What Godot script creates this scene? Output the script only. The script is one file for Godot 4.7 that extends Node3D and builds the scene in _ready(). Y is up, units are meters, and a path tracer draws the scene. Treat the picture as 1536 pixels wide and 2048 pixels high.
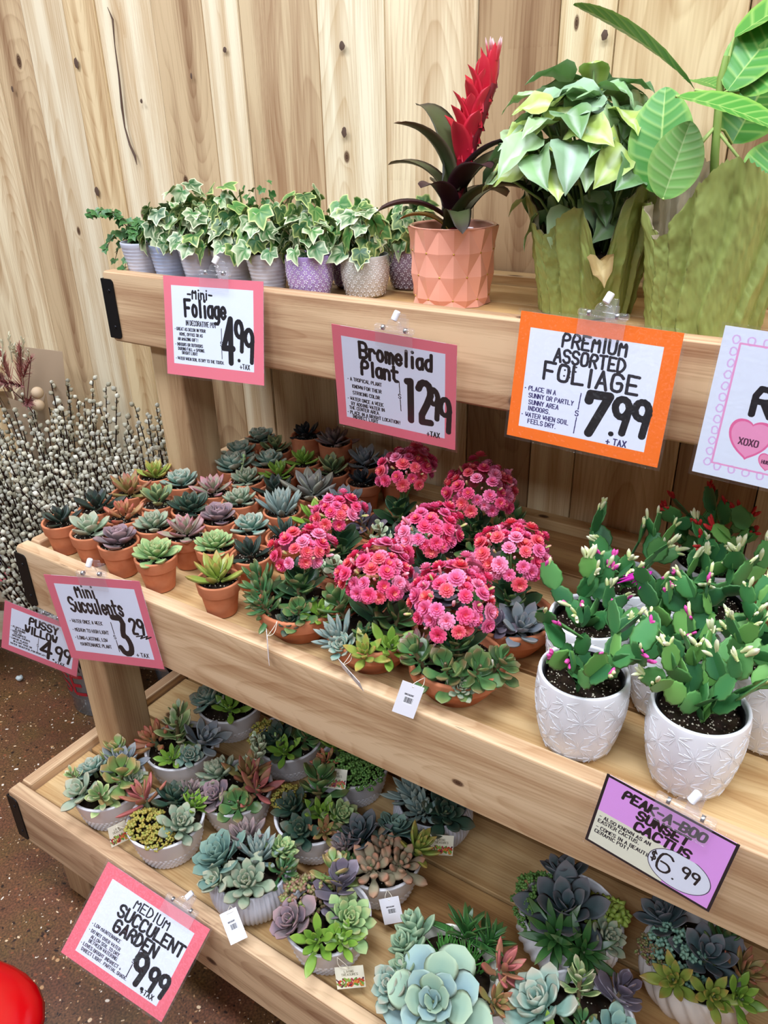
extends Node3D
# A flower-shop plant rack: three stepped cedar shelves against a plank wall. Units are metres, y is up, z points from the wall into the shop.

var R := RandomNumberGenerator.new()
var MT := {}
var taken := {}
const DT := 1.2653   # top deck
const DM := 0.796    # middle deck
const DB := 0.28     # bottom deck
const ZT := 0.3432
const ZM := 0.6586
const ZB := 0.8121

func _ready() -> void:
	R.seed = 7
	view_and_light()
	make_materials()
	build_room()
	build_rack()
	build_left_side()
	build_signs()
	build_top_shelf()
	build_minis()
	build_bowls()
	build_cacti()
	build_gardens()
	build_tags()

func view_and_light() -> void:
	var cam := Camera3D.new()
	cam.name = "camera"
	add_child(cam)
	cam.fov = 66.7372
	cam.position = Vector3(1.33759, 1.54098, 1.36628)
	cam.rotation_degrees = Vector3(-26.8985, 33.6027, -1.4251)
	cam.near = 0.02
	cam.far = 80.0
	cam.current = true
	var sm := ProceduralSkyMaterial.new()
	sm.sky_top_color = Color("#bfd2ee")
	sm.sky_horizon_color = Color("#e9f0fb")
	sm.sky_curve = 0.3
	sm.ground_bottom_color = Color("#8d8b88")
	sm.ground_horizon_color = Color("#a9aaab")
	sm.sun_angle_max = 0.0
	sm.sky_energy_multiplier = 1.0
	sm.ground_energy_multiplier = 1.0
	var sky := Sky.new()
	sky.sky_material = sm
	var e := Environment.new()
	e.background_mode = Environment.BG_SKY
	e.sky = sky
	e.background_energy_multiplier = 2.4
	e.tonemap_mode = Environment.TONE_MAPPER_LINEAR
	e.tonemap_exposure = 0.63
	e.sdfgi_enabled = true
	e.ssao_enabled = true
	e.ssil_enabled = true
	var we := WorldEnvironment.new()
	we.name = "world_environment"
	we.environment = e
	add_child(we)

# ---------------------------------------------------------------- mesh building
class Mb:
	var v := PackedVector3Array()
	var c := PackedColorArray()
	var t := PackedVector2Array()
	var i := PackedInt32Array()
	func add(p: Vector3, col := Color.WHITE, uv := Vector2.ZERO) -> int:
		v.append(p); c.append(col); t.append(uv)
		return v.size() - 1
	func tri(a: int, b: int, d: int) -> void:
		i.append(a); i.append(b); i.append(d)
	func quad(a: int, b: int, d: int, e: int) -> void:   # clockwise seen from the front
		i.append(a); i.append(b); i.append(d)
		i.append(a); i.append(d); i.append(e)
	func done() -> ArrayMesh:
		var n := PackedVector3Array()
		n.resize(v.size())
		for k in range(0, i.size(), 3):
			var a := i[k]; var b := i[k + 1]; var d := i[k + 2]
			var f := (v[d] - v[a]).cross(v[b] - v[a])
			n[a] += f; n[b] += f; n[d] += f
		for k in n.size():
			n[k] = n[k].normalized() if n[k].length_squared() > 1e-24 else Vector3.UP
		var arr := []
		arr.resize(Mesh.ARRAY_MAX)
		arr[Mesh.ARRAY_VERTEX] = v
		arr[Mesh.ARRAY_NORMAL] = n
		arr[Mesh.ARRAY_COLOR] = c
		arr[Mesh.ARRAY_TEX_UV] = t
		arr[Mesh.ARRAY_INDEX] = i
		var m := ArrayMesh.new()
		m.add_surface_from_arrays(Mesh.PRIMITIVE_TRIANGLES, arr)
		return m
	# flat quad with its own corners
	func face(a: Vector3, b: Vector3, d: Vector3, e: Vector3, col := Color.WHITE) -> void:
		quad(add(a, col, Vector2(0, 0)), add(b, col, Vector2(1, 0)), add(d, col, Vector2(1, 1)), add(e, col, Vector2(0, 1)))
	# rows of points joined into a skin; closed = ring closes on itself
	func skin(rows: Array, closed: bool, cols: Array = [], flip := false) -> void:
		var nr := rows.size()
		var nc: int = rows[0].size()
		var b0 := v.size()
		for r in nr:
			for q in nc:
				add(rows[r][q], (cols[r][q] if cols else Color.WHITE), Vector2(float(q) / (nc if closed else nc - 1), float(r) / (nr - 1)))
		for r in nr - 1:
			for q in (nc if closed else nc - 1):
				var q1 := (q + 1) % nc
				var a := b0 + r * nc + q; var b := b0 + r * nc + q1
				var d := b0 + (r + 1) * nc + q1; var e := b0 + (r + 1) * nc + q
				if flip: quad(a, b, d, e)
				else: quad(a, e, d, b)
	# solid of revolution about y from (radius, height) pairs listed from the bottom outside upwards
	func lathe(prof: Array, n: int, col := Color.WHITE, at := Vector3.ZERO) -> void:
		var rows := []; var cols := []
		for p in prof:
			var row := []; var cr := []
			for k in n:
				var a := TAU * k / n
				row.append(at + Vector3(cos(a) * p.x, p.y, sin(a) * p.x))
				cr.append(col)
			rows.append(row); cols.append(cr)
		skin(rows, true, cols, true)
	func tube(path: Array, rad: Array, n: int, col := Color.WHITE, capped := true) -> void:
		var rows := []; var cols := []
		var side := Vector3.ZERO
		for k in path.size():
			var dir: Vector3 = (path[mini(k + 1, path.size() - 1)] - path[maxi(k - 1, 0)]).normalized()
			if side == Vector3.ZERO:
				side = dir.cross(Vector3.UP if absf(dir.y) < 0.9 else Vector3.RIGHT).normalized()
			else:
				side = (side - dir * side.dot(dir)).normalized()
			var up := side.cross(dir)
			var row := []; var cr := []
			for q in n:
				var a := TAU * q / n
				row.append(path[k] + (side * cos(a) + up * sin(a)) * rad[k])
				cr.append(col)
			rows.append(row); cols.append(cr)
		if capped:
			var r0 := []; var r1 := []; var cc := []
			for q in n:
				r0.append(path[0]); r1.append(path[-1]); cc.append(col)
			rows.push_front(r0); rows.append(r1); cols.push_front(cc); cols.append(cc)
		skin(rows, true, cols, true)
	# box with chamfered edges; grain: axis the wood runs along (uv v), tile: metres per texture across and along
	func bevel(at: Vector3, size: Vector3, ch := 0.003, grain := 0, off := Vector2.ZERO, tile := Vector2(0.145, 1.6), col := Color.WHITE) -> void:
		var h := size / 2.0
		var id := {}
		for s in 8:
			var sg := Vector3(1 if s & 1 else -1, 1 if s & 2 else -1, 1 if s & 4 else -1)
			for ax in 3:
				var p := Vector3(sg.x * (h.x - ch), sg.y * (h.y - ch), sg.z * (h.z - ch))
				p[ax] = sg[ax] * h[ax]
				var o1 := (ax + 1) % 3; var o2 := (ax + 2) % 3
				var along := grain if grain != ax else o1
				var across := o2 if along == o1 else o1
				id[s * 3 + ax] = add(at + p, col, Vector2((p[across] + h[across]) / tile.x, (p[along] + h[along]) / tile.y) + off)
		for ax in 3:
			var b1 := 1 << ((ax + 1) % 3); var b2 := 1 << ((ax + 2) % 3)
			for sg in 2:
				var s0 := (1 << ax) if sg else 0
				var q := [s0, s0 | b1, s0 | b1 | b2, s0 | b2]
				if sg: q.reverse()
				quad(id[q[0] * 3 + ax], id[q[1] * 3 + ax], id[q[2] * 3 + ax], id[q[3] * 3 + ax])
		for ax in 3:   # edges run along ax, between faces a1 and a2
			var a1 := (ax + 1) % 3; var a2 := (ax + 2) % 3
			for k in 4:
				var s := ((1 << a1) if k & 1 else 0) | ((1 << a2) if k & 2 else 0)
				var s2 := s | (1 << ax)
				var q := [id[s * 3 + a1], id[s * 3 + a2], id[s2 * 3 + a2], id[s2 * 3 + a1]]
				if k == 0 or k == 3: q.reverse()
				quad(q[0], q[1], q[2], q[3])
		for s in 8:
			var odd := ((s & 1) + ((s >> 1) & 1) + ((s >> 2) & 1)) % 2 == 1
			if odd: tri(id[s * 3], id[s * 3 + 2], id[s * 3 + 1])
			else: tri(id[s * 3], id[s * 3 + 1], id[s * 3 + 2])

# ---------------------------------------------------------------- naming
func numbered(n: String) -> String:
	if not taken.has(n):
		taken[n] = 0
		return n
	taken[n] += 1
	return "%s_%03d" % [n, taken[n]]

func thing(called: String, label: String, category: String, at := Vector3.ZERO, turn := 0.0, group := "") -> Node3D:
	var o := Node3D.new()
	o.name = numbered(called)
	add_child(o)
	o.position = at
	o.rotation.y = turn
	tag(o, label, category, group)
	return o

func tag(o: Node, label: String, category: String, group := "") -> void:
	o.set_meta("label", label)
	o.set_meta("category", category)
	if group: o.set_meta("group", group)

func part(called: String, mesh: Mesh, mat: Material, parent: Node, xf := Transform3D(), label := "") -> MeshInstance3D:
	var o := MeshInstance3D.new()
	o.name = called
	o.mesh = mesh
	o.material_override = mat
	o.transform = xf
	parent.add_child(o, true)
	if label: o.set_meta("label", label)
	return o

func structure(called: String, mesh: Mesh, mat: Material) -> MeshInstance3D:
	var o := part(called, mesh, mat, self)
	o.set_meta("kind", "structure")
	return o

func hexl(s: String) -> Color:
	return Color(s).srgb_to_linear()

func at3(x: float, y: float, z: float) -> Transform3D:
	return Transform3D(Basis(), Vector3(x, y, z))

func jit(a: float) -> float:
	return R.randf_range(-a, a)

func board(parent: Node, called: String, at: Vector3, size: Vector3, grain: int, mat: Material, ch := 0.003) -> MeshInstance3D:
	var m := Mb.new()
	m.bevel(Vector3.ZERO, size, ch, grain, Vector2(R.randf(), R.randf()), Vector2(0.148, 1.7))
	return part(called, m.done(), mat, parent, Transform3D(Basis(), at))

# ---------------------------------------------------------------- materials
func mat(col: Color, rough := 0.6, metal := 0.0, spec := 0.5) -> StandardMaterial3D:
	var m := StandardMaterial3D.new()
	m.albedo_color = col
	m.roughness = rough
	m.metallic = metal
	m.metallic_specular = spec
	return m

func vmat(rough := 0.5, spec := 0.5) -> StandardMaterial3D:
	var m := mat(Color.WHITE, rough, 0.0, spec)
	m.vertex_color_use_as_albedo = true
	return m

func noise_bytes(seed_: int, w: int, h: int, freq: float, stretch: float, oct := 3) -> PackedByteArray:
	var n := FastNoiseLite.new()
	n.seed = seed_
	n.noise_type = FastNoiseLite.TYPE_SIMPLEX_SMOOTH
	n.frequency = freq
	n.fractal_octaves = oct
	var hh := int(h / stretch)
	var im := n.get_seamless_image(w, hh)
	im.convert(Image.FORMAT_L8)
	if hh != h: im.resize(w, h, Image.INTERPOLATE_CUBIC)
	return im.get_data()

# Cedar: growth rings cut by a plank that slopes against the pith, bent round knots, with fine fibres.
func wood_texture(seed_: int, knots: Array, pith: float, slope: float, ring: float, lights: Color, darks: Color, knotc: Color) -> ImageTexture:
	var w := 192; var h := 1536
	var n1 := noise_bytes(seed_, w, h, 0.006, 6.0)
	var n2 := noise_bytes(seed_ + 1, w, h, 0.16, 24.0, 2)
	var n3 := noise_bytes(seed_ + 2, w, h, 0.012, 12.0, 2)
	var out := PackedByteArray()
	out.resize(w * h * 3)
	var lr := lights.r * 255; var lg := lights.g * 255; var lb := lights.b * 255
	var dr := (darks.r - lights.r) * 255; var dg := (darks.g - lights.g) * 255; var db := (darks.b - lights.b) * 255
	var k := 0
	for y in h:
		var vv := 1.7 * y / h
		var sv := 0.012 + slope * (0.5 - 0.5 * cos(TAU * y / h))
		var near := []
		for q in knots:
			if absf(vv - q[1]) < q[2] * 9.0: near.append(q)
		for x in w:
			var u := 0.148 * x / w - 0.074
			var du := u - pith + (n1[k] - 128) * 0.00016
			var bend := 0.0
			var dark := 0.0
			for q in near:
				var kx: float = (u - q[0]) / q[2]
				var ky: float = (vv - q[1]) / (q[2] * 1.7)
				var d2 := kx * kx + ky * ky
				bend += q[2] * 2.6 * exp(-d2 * 0.22)
				if d2 < 1.6: dark = maxf(dark, clampf(1.5 - d2, 0.0, 1.0) * (0.8 + 0.2 * sin(d2 * 14.0)))
			var g := (sqrt(du * du + sv * sv) + bend * 0.55) * ring
			var fr := g - floorf(g)
			fr = fr * fr * fr if fr < 0.93 else (1.0 - fr) * 11.0
			var m := fr * 0.34 + (n2[k] - 110) * 0.0017 + (n3[k] - 128) * 0.0046
			m = clampf(m, -0.25, 1.0)
			var r := lr + dr * m; var gg := lg + dg * m; var b := lb + db * m
			if dark > 0.0:
				r += (knotc.r * 255 - r) * dark; gg += (knotc.g * 255 - gg) * dark; b += (knotc.b * 255 - b) * dark
			out[k * 3] = int(clampf(r, 0, 255)); out[k * 3 + 1] = int(clampf(gg, 0, 255)); out[k * 3 + 2] = int(clampf(b, 0, 255))
			k += 1
	return ImageTexture.create_from_image(Image.create_from_data(w, h, false, Image.FORMAT_RGB8, out))

func terrazzo() -> ImageTexture:
	var s := 1024
	var n := noise_bytes(31, s, s, 0.006, 1.0, 3)
	var f := noise_bytes(32, s, s, 0.12, 1.0, 2)
	var im := Image.create(s, s, false, Image.FORMAT_RGB8)
	var out := PackedByteArray()
	out.resize(s * s * 3)
	for k in s * s:
		var a := (n[k] - 128) / 110.0
		var b := (f[k] - 128) / 128.0
		var l := 1.0 + 0.34 * b
		out[k * 3] = int(clampf((102 - a * 2) * l, 0, 255)); out[k * 3 + 1] = int(clampf((69 + a * 4) * l, 0, 255)); out[k * 3 + 2] = int(clampf((43 - a * 2) * l, 0, 255))
	im = Image.create_from_data(s, s, false, Image.FORMAT_RGB8, out)
	var rr := RandomNumberGenerator.new()
	rr.seed = 5
	var tones := [Color("#2a1a12"), Color("#3a2418"), Color("#21150f"), Color("#8a4f33"), Color("#c79a6a"), Color("#e2c49c"), Color("#f0e4d0"), Color("#6a4630"), Color("#94603c")]
	for k in 5200:
		var c: Color = tones[rr.randi() % 4] if rr.randf() < 0.5 else tones[3 + rr.randi() % 6]
		var x := rr.randi() % s; var y := rr.randi() % s
		var a := rr.randi_range(2, 6) if rr.randf() < 0.28 else rr.randi_range(1, 3)
		var b := maxi(1, int(a * rr.randf_range(0.4, 0.9)))
		var ang := rr.randf() * PI
		for dy in range(-a, a + 1):
			for dx in range(-a, a + 1):
				var px := (dx * cos(ang) + dy * sin(ang)) / a; var py := (-dx * sin(ang) + dy * cos(ang)) / b
				if px * px + py * py <= 1.0: im.set_pixel((x + dx + s) % s, (y + dy + s) % s, c)
	return ImageTexture.create_from_image(im)

func wood(tex: Texture2D, tint: Color, rough := 0.62) -> StandardMaterial3D:
	var m := mat(tint, rough, 0.0, 0.35)
	m.albedo_texture = tex
	return m

func noise_tex(seed_: int, size: int, freq: float, oct := 3, normal := false, strength := 4.0) -> NoiseTexture2D:
	var n := FastNoiseLite.new()
	n.seed = seed_
	n.frequency = freq
	n.fractal_octaves = oct
	var t := NoiseTexture2D.new()
	t.width = size; t.height = size
	t.seamless = true
	t.noise = n
	t.as_normal_map = normal
	t.bump_strength = strength
	return t

func make_materials() -> void:
	var kc := Color("#4a3326")
	var tx := [
		wood_texture(11, [[-0.02, 0.35, 0.006], [0.035, 1.02, 0.008]], -0.03, 0.05, 150.0, Color("#e8dcc4"), Color("#b99a74"), kc),
		wood_texture(21, [[0.03, 0.62, 0.007], [0.01, 1.45, 0.005]], 0.0, 0.09, 130.0, Color("#e4d5ba"), Color("#ae8e6c"), kc),
		wood_texture(31, [[0.0, 0.9, 0.011], [-0.04, 0.25, 0.005]], 0.05, 0.03, 190.0, Color("#dfcfb5"), Color("#a5846a"), kc),
		wood_texture(41, [[-0.03, 1.2, 0.006]], -0.09, 0.02, 230.0, Color("#ebe0c8"), Color("#c2a47e"), kc),
		wood_texture(51, [[0.02, 0.5, 0.009], [-0.035, 1.3, 0.007]], 0.02, 0.12, 120.0, Color("#dac8ac"), Color("#997a60"), kc),
	]
	MT.tex = tx
	# planks: [texture, tint]
	MT.plank = []
	for p in [[0, "#f3ead8"], [1, "#f2e2c4"], [2, "#e6d6bd"], [3, "#fbf2e0"], [4, "#e3d3bb"], [1, "#fff6e2"], [2, "#d8c4aa"], [0, "#fff8e6"], [4, "#c8b298"], [3, "#f8eccf"]]:
		MT.plank.append(wood(tx[p[0]], Color(p[1])))
	MT.rack = wood(tx[1], Color("#e8d2ba"))
	MT.rack_b = wood(tx[4], Color("#ecd6c0"))
	MT.rack_c = wood(tx[2], Color("#ead2b8"))
	MT.deck = wood(tx[0], Color("#dcc096"), 0.5)
	MT.deck_b = wood(tx[2], Color("#d2b082"), 0.5)
	MT.post = wood(tx[2], Color("#e2cbae"))
	MT.grey_wood = wood(tx[3], Color("#d8d2c8"))
	var fl := mat(Color.WHITE, 0.35, 0.0, 0.5)
	fl.albedo_texture = terrazzo()
	fl.uv1_scale = Vector3(1.25, 1.25, 1.25)
	fl.uv1_triplanar = true
	fl.uv1_world_triplanar = true
	MT.floor = fl
	MT.plaster = mat(Color("#a39c92"), 0.85)
	MT.ceiling = mat(Color("#c4c0ba"), 0.9)
	MT.black = mat(Color("#0b0b0c"), 0.45, 0.0, 0.4)
	MT.bolt = mat(Color("#1d1d20"), 0.3, 0.6)
	MT.frame = mat(Color("#3b3d40"), 0.4, 0.5)
	var g := mat(Color(0.9, 0.95, 1.0, 0.06), 0.02)
	g.transparency = BaseMaterial3D.TRANSPARENCY_ALPHA
	MT.pane = g
	var cl := mat(Color(0.92, 0.94, 0.98, 0.05), 0.04, 0.0, 0.6)
	cl.transparency = BaseMaterial3D.TRANSPARENCY_ALPHA
	MT.clear = cl
	MT.lam = mat(Color(0.9, 0.92, 0.95, 0.22), 0.06, 0.0, 0.6)
	MT.lam.transparency = BaseMaterial3D.TRANSPARENCY_ALPHA
	MT.knob = mat(Color("#f2f1f4"), 0.35)
	MT.steel = mat(Color("#c9ccd2"), 0.25, 0.9)
	# pottery
	var tc := mat(Color("#c9764f"), 0.82, 0.0, 0.3)
	var tn := noise_tex(61, 256, 0.02, 4)
	var gr := Gradient.new()
	gr.set_color(0, Color("#bb6c47")); gr.set_color(1, Color("#d08a63"))
	tn.color_ramp = gr
	tc.albedo_color = Color.WHITE
	tc.albedo_texture = tn
	tc.uv1_triplanar = true
	tc.uv1_scale = Vector3(6, 6, 6)
	MT.terracotta = tc
	MT.white = mat(Color("#f0efee"), 0.28, 0.0, 0.5)
	MT.cream = mat(Color("#e9e4d0"), 0.3)
	MT.greige_white = mat(Color("#dcd8d6"), 0.3)
	MT.greyglaze = mat(Color("#c6c6ca"), 0.35)
	MT.greige = mat(Color("#d3cdc6"), 0.35)
	MT.soil = vmat(0.95, 0.2)
	MT.leaf = vmat(0.48, 0.45)
	MT.leaf_matte = vmat(0.68, 0.35)
	MT.leaf_matte.albedo_color = Color(0.93, 0.93, 0.88)
	MT.leaf_gloss = vmat(0.3, 0.5)
	var thin := vmat(0.42, 0.45)
	thin.backlight_enabled = true
	thin.backlight = Color(0.22, 0.26, 0.12)
	MT.leaf_thin = thin
	var pet := vmat(0.6, 0.3)
	pet.backlight_enabled = true
	pet.backlight = Color(0.45, 0.25, 0.3)
	MT.petal = pet
	MT.twig = vmat(0.8, 0.2)
	MT.string = mat(Color("#e6dcc4"), 0.8)

# ---------------------------------------------------------------- the shop
func slab(called: String, at: Vector3, size: Vector3, m: Material) -> MeshInstance3D:
	var b := Mb.new()
	b.bevel(at, size, 0.002, 0)
	return structure(called, b.done(), m)

func build_room() -> void:
	slab("floor", Vector3(0.8, -0.05, 2.6), Vector3(8.6, 0.1, 5.8), MT.floor)
	slab("ceiling", Vector3(0.8, 3.45, 2.6), Vector3(8.6, 0.1, 5.8), MT.ceiling)
	slab("wall_left", Vector3(-3.45, 1.7, 2.6), Vector3(0.1, 3.4, 5.8), MT.plaster)
	slab("wall_right", Vector3(5.05, 1.7, 2.6), Vector3(0.1, 3.4, 5.8), MT.plaster)
	# back wall: backing behind separate upright cedar planks
	var wb := slab("wall_back", Vector3(0.8, 1.7, -0.09), Vector3(8.6, 3.4, 0.1), MT.black)
	var edges := [-0.575, -0.421, -0.314, -0.137, 0.012, 0.109, 0.302, 0.453, 0.638, 0.783, 0.876, 1.066]
	var looks := [0, 1, 3, 4, 3, 2, 7, 5, 8, 9, 1, 8]
	while edges[0] > -3.3:
		edges.push_front(edges[0] - R.randf_range(0.13, 0.165)); looks.push_front(R.randi() % 8)
	while edges[-1] < 4.9:
		edges.append(edges[-1] + R.randf_range(0.13, 0.165)); looks.append(R.randi() % 10)
	for k in edges.size() - 1:
		var a: float = edges[k]; var b: float = edges[k + 1]
		var t := 0.02 + 0.0016 * ((k * 7) % 3)
		var m := Mb.new()
		m.bevel(Vector3.ZERO, Vector3(b - a - 0.0022, 3.4, 0.02), 0.0016, 1, Vector2(0.0, R.randf()), Vector2(b - a, 1.7))
		part("plank", m.done(), MT.plank[looks[k]], wb, at3((a + b) / 2.0, 1.7, t - 0.0376))
	# knots and a bark seam in the planks
	var kd := mat(Color("#5b4434"), 0.7)
	for q in [[-0.401, 1.670, 0.0121, 0.0164], [-0.408, 1.392, 0.013, 0.0163], [-0.666, 1.626, 0.0073, 0.0101], [-0.034, 1.629, 0.0049, 0.0085], [0.069, 1.671, 0.0082, 0.0082], [0.362, 1.661, 0.0107, 0.0111], [0.359, 1.517, 0.0101, 0.0136], [-0.199, 1.586, 0.0065, 0.0068], [0.861, 1.647, 0.0089, 0.0108]]:
		var km := Mb.new()
		var b0 := km.add(Vector3(0, 0, 0.0012))
		for e in 14: km.add(Vector3(cos(TAU * e / 14) * q[2] * 0.62 * R.randf_range(0.85, 1.1), sin(TAU * e / 14) * q[3] * 0.7 * R.randf_range(0.85, 1.1), 0.0))
		for e in 14: km.tri(b0, b0 + 1 + (e + 1) % 14, b0 + 1 + e)
		part("knot", km.done(), kd, wb, at3(q[0], q[1], 0.0002))
	var seam := [Vector2(-0.264, 1.770), Vector2(-0.253, 1.746), Vector2(-0.259, 1.699), Vector2(-0.261, 1.640), Vector2(-0.267, 1.575), Vector2(-0.268, 1.534), Vector2(-0.260, 1.497), Vector2(-0.248, 1.473), Vector2(-0.246, 1.454)]
	var sp := []
	for q in seam: sp.append(Vector3(q.x, q.y, 0.0))
	var sm := Mb.new()
	sm.tube(sp, [0.0006, 0.0022, 0.0012, 0.002, 0.003, 0.0018, 0.0026, 0.003, 0.0005], 6)
	part("bark_seam", sm.done(), kd, wb)
	# shop front behind the photographer: wall with a glazed bay
	slab("wall_front", Vector3(-1.8, 1.7, 5.45), Vector3(3.4, 3.4, 0.1), MT.plaster)
	slab("wall_front_end", Vector3(3.2, 1.7, 5.45), Vector3(3.8, 3.4, 0.1), MT.plaster)
	slab("wall_header", Vector3(0.6, 2.8, 5.45), Vector3(1.4, 1.2, 0.1), MT.plaster)
	for k in 2:
		var x := -0.1 + k * 0.7
		var w := Mb.new()
		w.bevel(Vector3(x + 0.03, 1.1, 5.45), Vector3(0.06, 2.2, 0.09), 0.004)
		w.bevel(Vector3(x + 0.67, 1.1, 5.45), Vector3(0.06, 2.2, 0.09), 0.004)
		w.bevel(Vector3(x + 0.35, 0.05, 5.45), Vector3(0.58, 0.1, 0.09), 0.004)
		w.bevel(Vector3(x + 0.35, 2.16, 5.45), Vector3(0.58, 0.08, 0.09), 0.004)
		w.bevel(Vector3(x + 0.35, 1.05, 5.45), Vector3(0.58, 0.05, 0.07), 0.004)
		var fr := structure("door_%d" % (k + 1), w.done(), MT.frame)
		var p := Mb.new()
		p.bevel(Vector3(x + 0.35, 1.11, 5.45), Vector3(0.58, 2.02, 0.008), 0.001)
		part("pane", p.done(), MT.pane, fr)
	# ceiling panels
	var glow := mat(Color("#f4f6fa"), 0.6)
	glow.emission_enabled = true
	glow.emission = Color("#f5f8ff")
	glow.emission_energy_multiplier = 2.2
	var n := 0
	for px in [-0.9, 1.1, 3.1]:
		for pz in [1.15, 2.9]:
			n += 1
			var t := thing("ceiling_light", "white rectangular light panel recessed in the ceiling", "light", Vector3(px, 3.4, pz), 0.0, "ceiling light panels")
			var fm := Mb.new()
			for s in [-1, 1]:
				fm.bevel(Vector3(s * 0.61, -0.012, 0), Vector3(0.03, 0.024, 0.64), 0.003)
				fm.bevel(Vector3(0, -0.012, s * 0.31), Vector3(1.2, 0.024, 0.03), 0.003)
			part("frame", fm.done(), MT.plaster, t)
			var d := Mb.new()
			d.bevel(Vector3(0, -0.006, 0), Vector3(1.19, 0.01, 0.59), 0.001)
			part("diffuser", d.done(), glow, t)
			var l := AreaLight3D.new()
			l.name = "panel_light"
			l.area_size = Vector2(1.15, 0.56)
			l.light_energy = 9.6 if pz < 2.0 else 6.0
			l.light_color = Color("#e3ecff")
			l.shadow_enabled = true
			t.add_child(l)
			l.position = Vector3(0, -0.03, 0)
			l.rotation.x = -PI / 2

# ---------------------------------------------------------------- the rack
func build_rack() -> void:
	var t := thing("display_rack", "three-tier stepped cedar plant rack with black corner brackets against plank wall", "rack")
	var XR := 2.3
	var BT := 0.032
	var fronts := [MT.rack_c, MT.rack, MT.rack_b]
	var k := 0
	for tier in [[1.2833, ZT, DT], [0.814, ZM, DM], [0.30, ZB, DB]]:
		var y: float = tier[0]; var z: float = tier[1]; var dk: float = tier[2]
		board(t, "front_board", Vector3(XR / 2, y - 0.07, z - BT / 2), Vector3(XR, 0.14, BT), 0, fronts[k], 0.005)
		board(t, "back_ledge", Vector3(XR / 2, y - 0.045, 0.018), Vector3(XR - 2 * BT, 0.09, 0.034), 0, MT.deck, 0.004)
		for s in 2:
			board(t, "end_board", Vector3(BT / 2 if s == 0 else XR - BT / 2, y - 0.07, (z - BT) / 2), Vector3(BT, 0.14, z - BT - 0.002), 2, MT.rack_c, 0.005)
		# deck planks
		var z0 := 0.036; var z1 := z - BT - 0.001
		var n := int(round((z1 - z0) / 0.14))
		for q in n:
			var w := (z1 - z0) / n
			board(t, "deck_plank", Vector3(XR / 2, dk - 0.01, z0 + w * (q + 0.5)), Vector3(XR - 2 * BT - 0.002, 0.02, w - 0.006), 0, MT.deck if (q + k) % 2 == 0 else MT.deck_b, 0.002)
		# corner bracket
		for s in 2:
			var bx := Mb.new()
			var pts := PackedVector2Array()
			var wd := 0.032; var hh := 0.118; var rr := 0.008
			pts.append(Vector2(0, -hh / 2))
			for a in 5: pts.append(Vector2(wd - rr + sin(a * PI / 8) * rr, -hh / 2 + rr - cos(a * PI / 8) * rr))
			for a in 5: pts.append(Vector2(wd - rr + cos(a * PI / 8) * rr, hh / 2 - rr + sin(a * PI / 8) * rr))
			pts.append(Vector2(0, hh / 2))
			extrude(bx, pts, 0.0025)
			var sx := 1.0 if s == 0 else -1.0
			var br := part("bracket", bx.done(), MT.black, t, Transform3D(Basis.from_scale(Vector3(sx, 1, 1)), Vector3(-0.0005 if s == 0 else XR + 0.0005, y - 0.073, z + 0.0003)))
			if s == 0:
				for e in [-0.036, 0.036]:
					var bm := Mb.new()
					bm.lathe([Vector2(0.0035, 0), Vector2(0.0033, 0.001), Vector2(0.0018, 0.0018), Vector2(0, 0.002)], 10)
					part("bolt", bm.done(), MT.bolt, br, Transform3D(Basis(Vector3.RIGHT, PI / 2), Vector3(0.018, e, 0.0024)))
			var sd := Mb.new()
			sd.bevel(Vector3(0, 0, -0.015), Vector3(0.0025, 0.118, 0.036), 0.0008)
			part("bracket", sd.done(), MT.black, t, at3(-0.0016 if s == 0 else XR + 0.0016, y - 0.073, z))
		k += 1
	for px in [0.1085, 1.9]:
		board(t, "post", Vector3(px, 0.08, 0.735), Vector3(0.087, 0.16, 0.087), 1, MT.post, 0.006)
		board(t, "post", Vector3(px, (DB + DM - 0.02) / 2.0, 0.5825), Vector3(0.087, DM - 0.02 - DB, 0.087), 1, MT.post, 0.006)
		board(t, "post", Vector3(px, (DM + DT - 0.02) / 2.0, 0.267), Vector3(0.087, DT - 0.02 - DM, 0.087), 1, MT.post, 0.006)

# prism along +z from an outline (x, y), both faces and the rim with their own corners
func extrude(m: Mb, pts: PackedVector2Array, depth: float, col := Color.WHITE) -> void:
	var ix := Geometry2D.triangulate_polygon(pts)
	var ccw := not Geometry2D.is_polygon_clockwise(pts)
	for side in 2:
		var b := m.v.size()
		for p in pts: m.add(Vector3(p.x, p.y, depth * side), col)
		for k in range(0, ix.size(), 3):
			var A := pts[ix[k]]; var B := pts[ix[k + 1]]; var C := pts[ix[k + 2]]
			var pos := (B - A).cross(C - A) > 0.0
			if pos == (side == 1): m.tri(b + ix[k], b + ix[k + 2], b + ix[k + 1])
			else: m.tri(b + ix[k], b + ix[k + 1], b + ix[k + 2])
	for k in pts.size():
		var p := pts[k]; var q := pts[(k + 1) % pts.size()]
		if not ccw:
			var sw := p; p = q; q = sw
		m.face(Vector3(p.x, p.y, 0), Vector3(p.x, p.y, depth), Vector3(q.x, q.y, depth), Vector3(q.x, q.y, 0), col)

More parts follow.
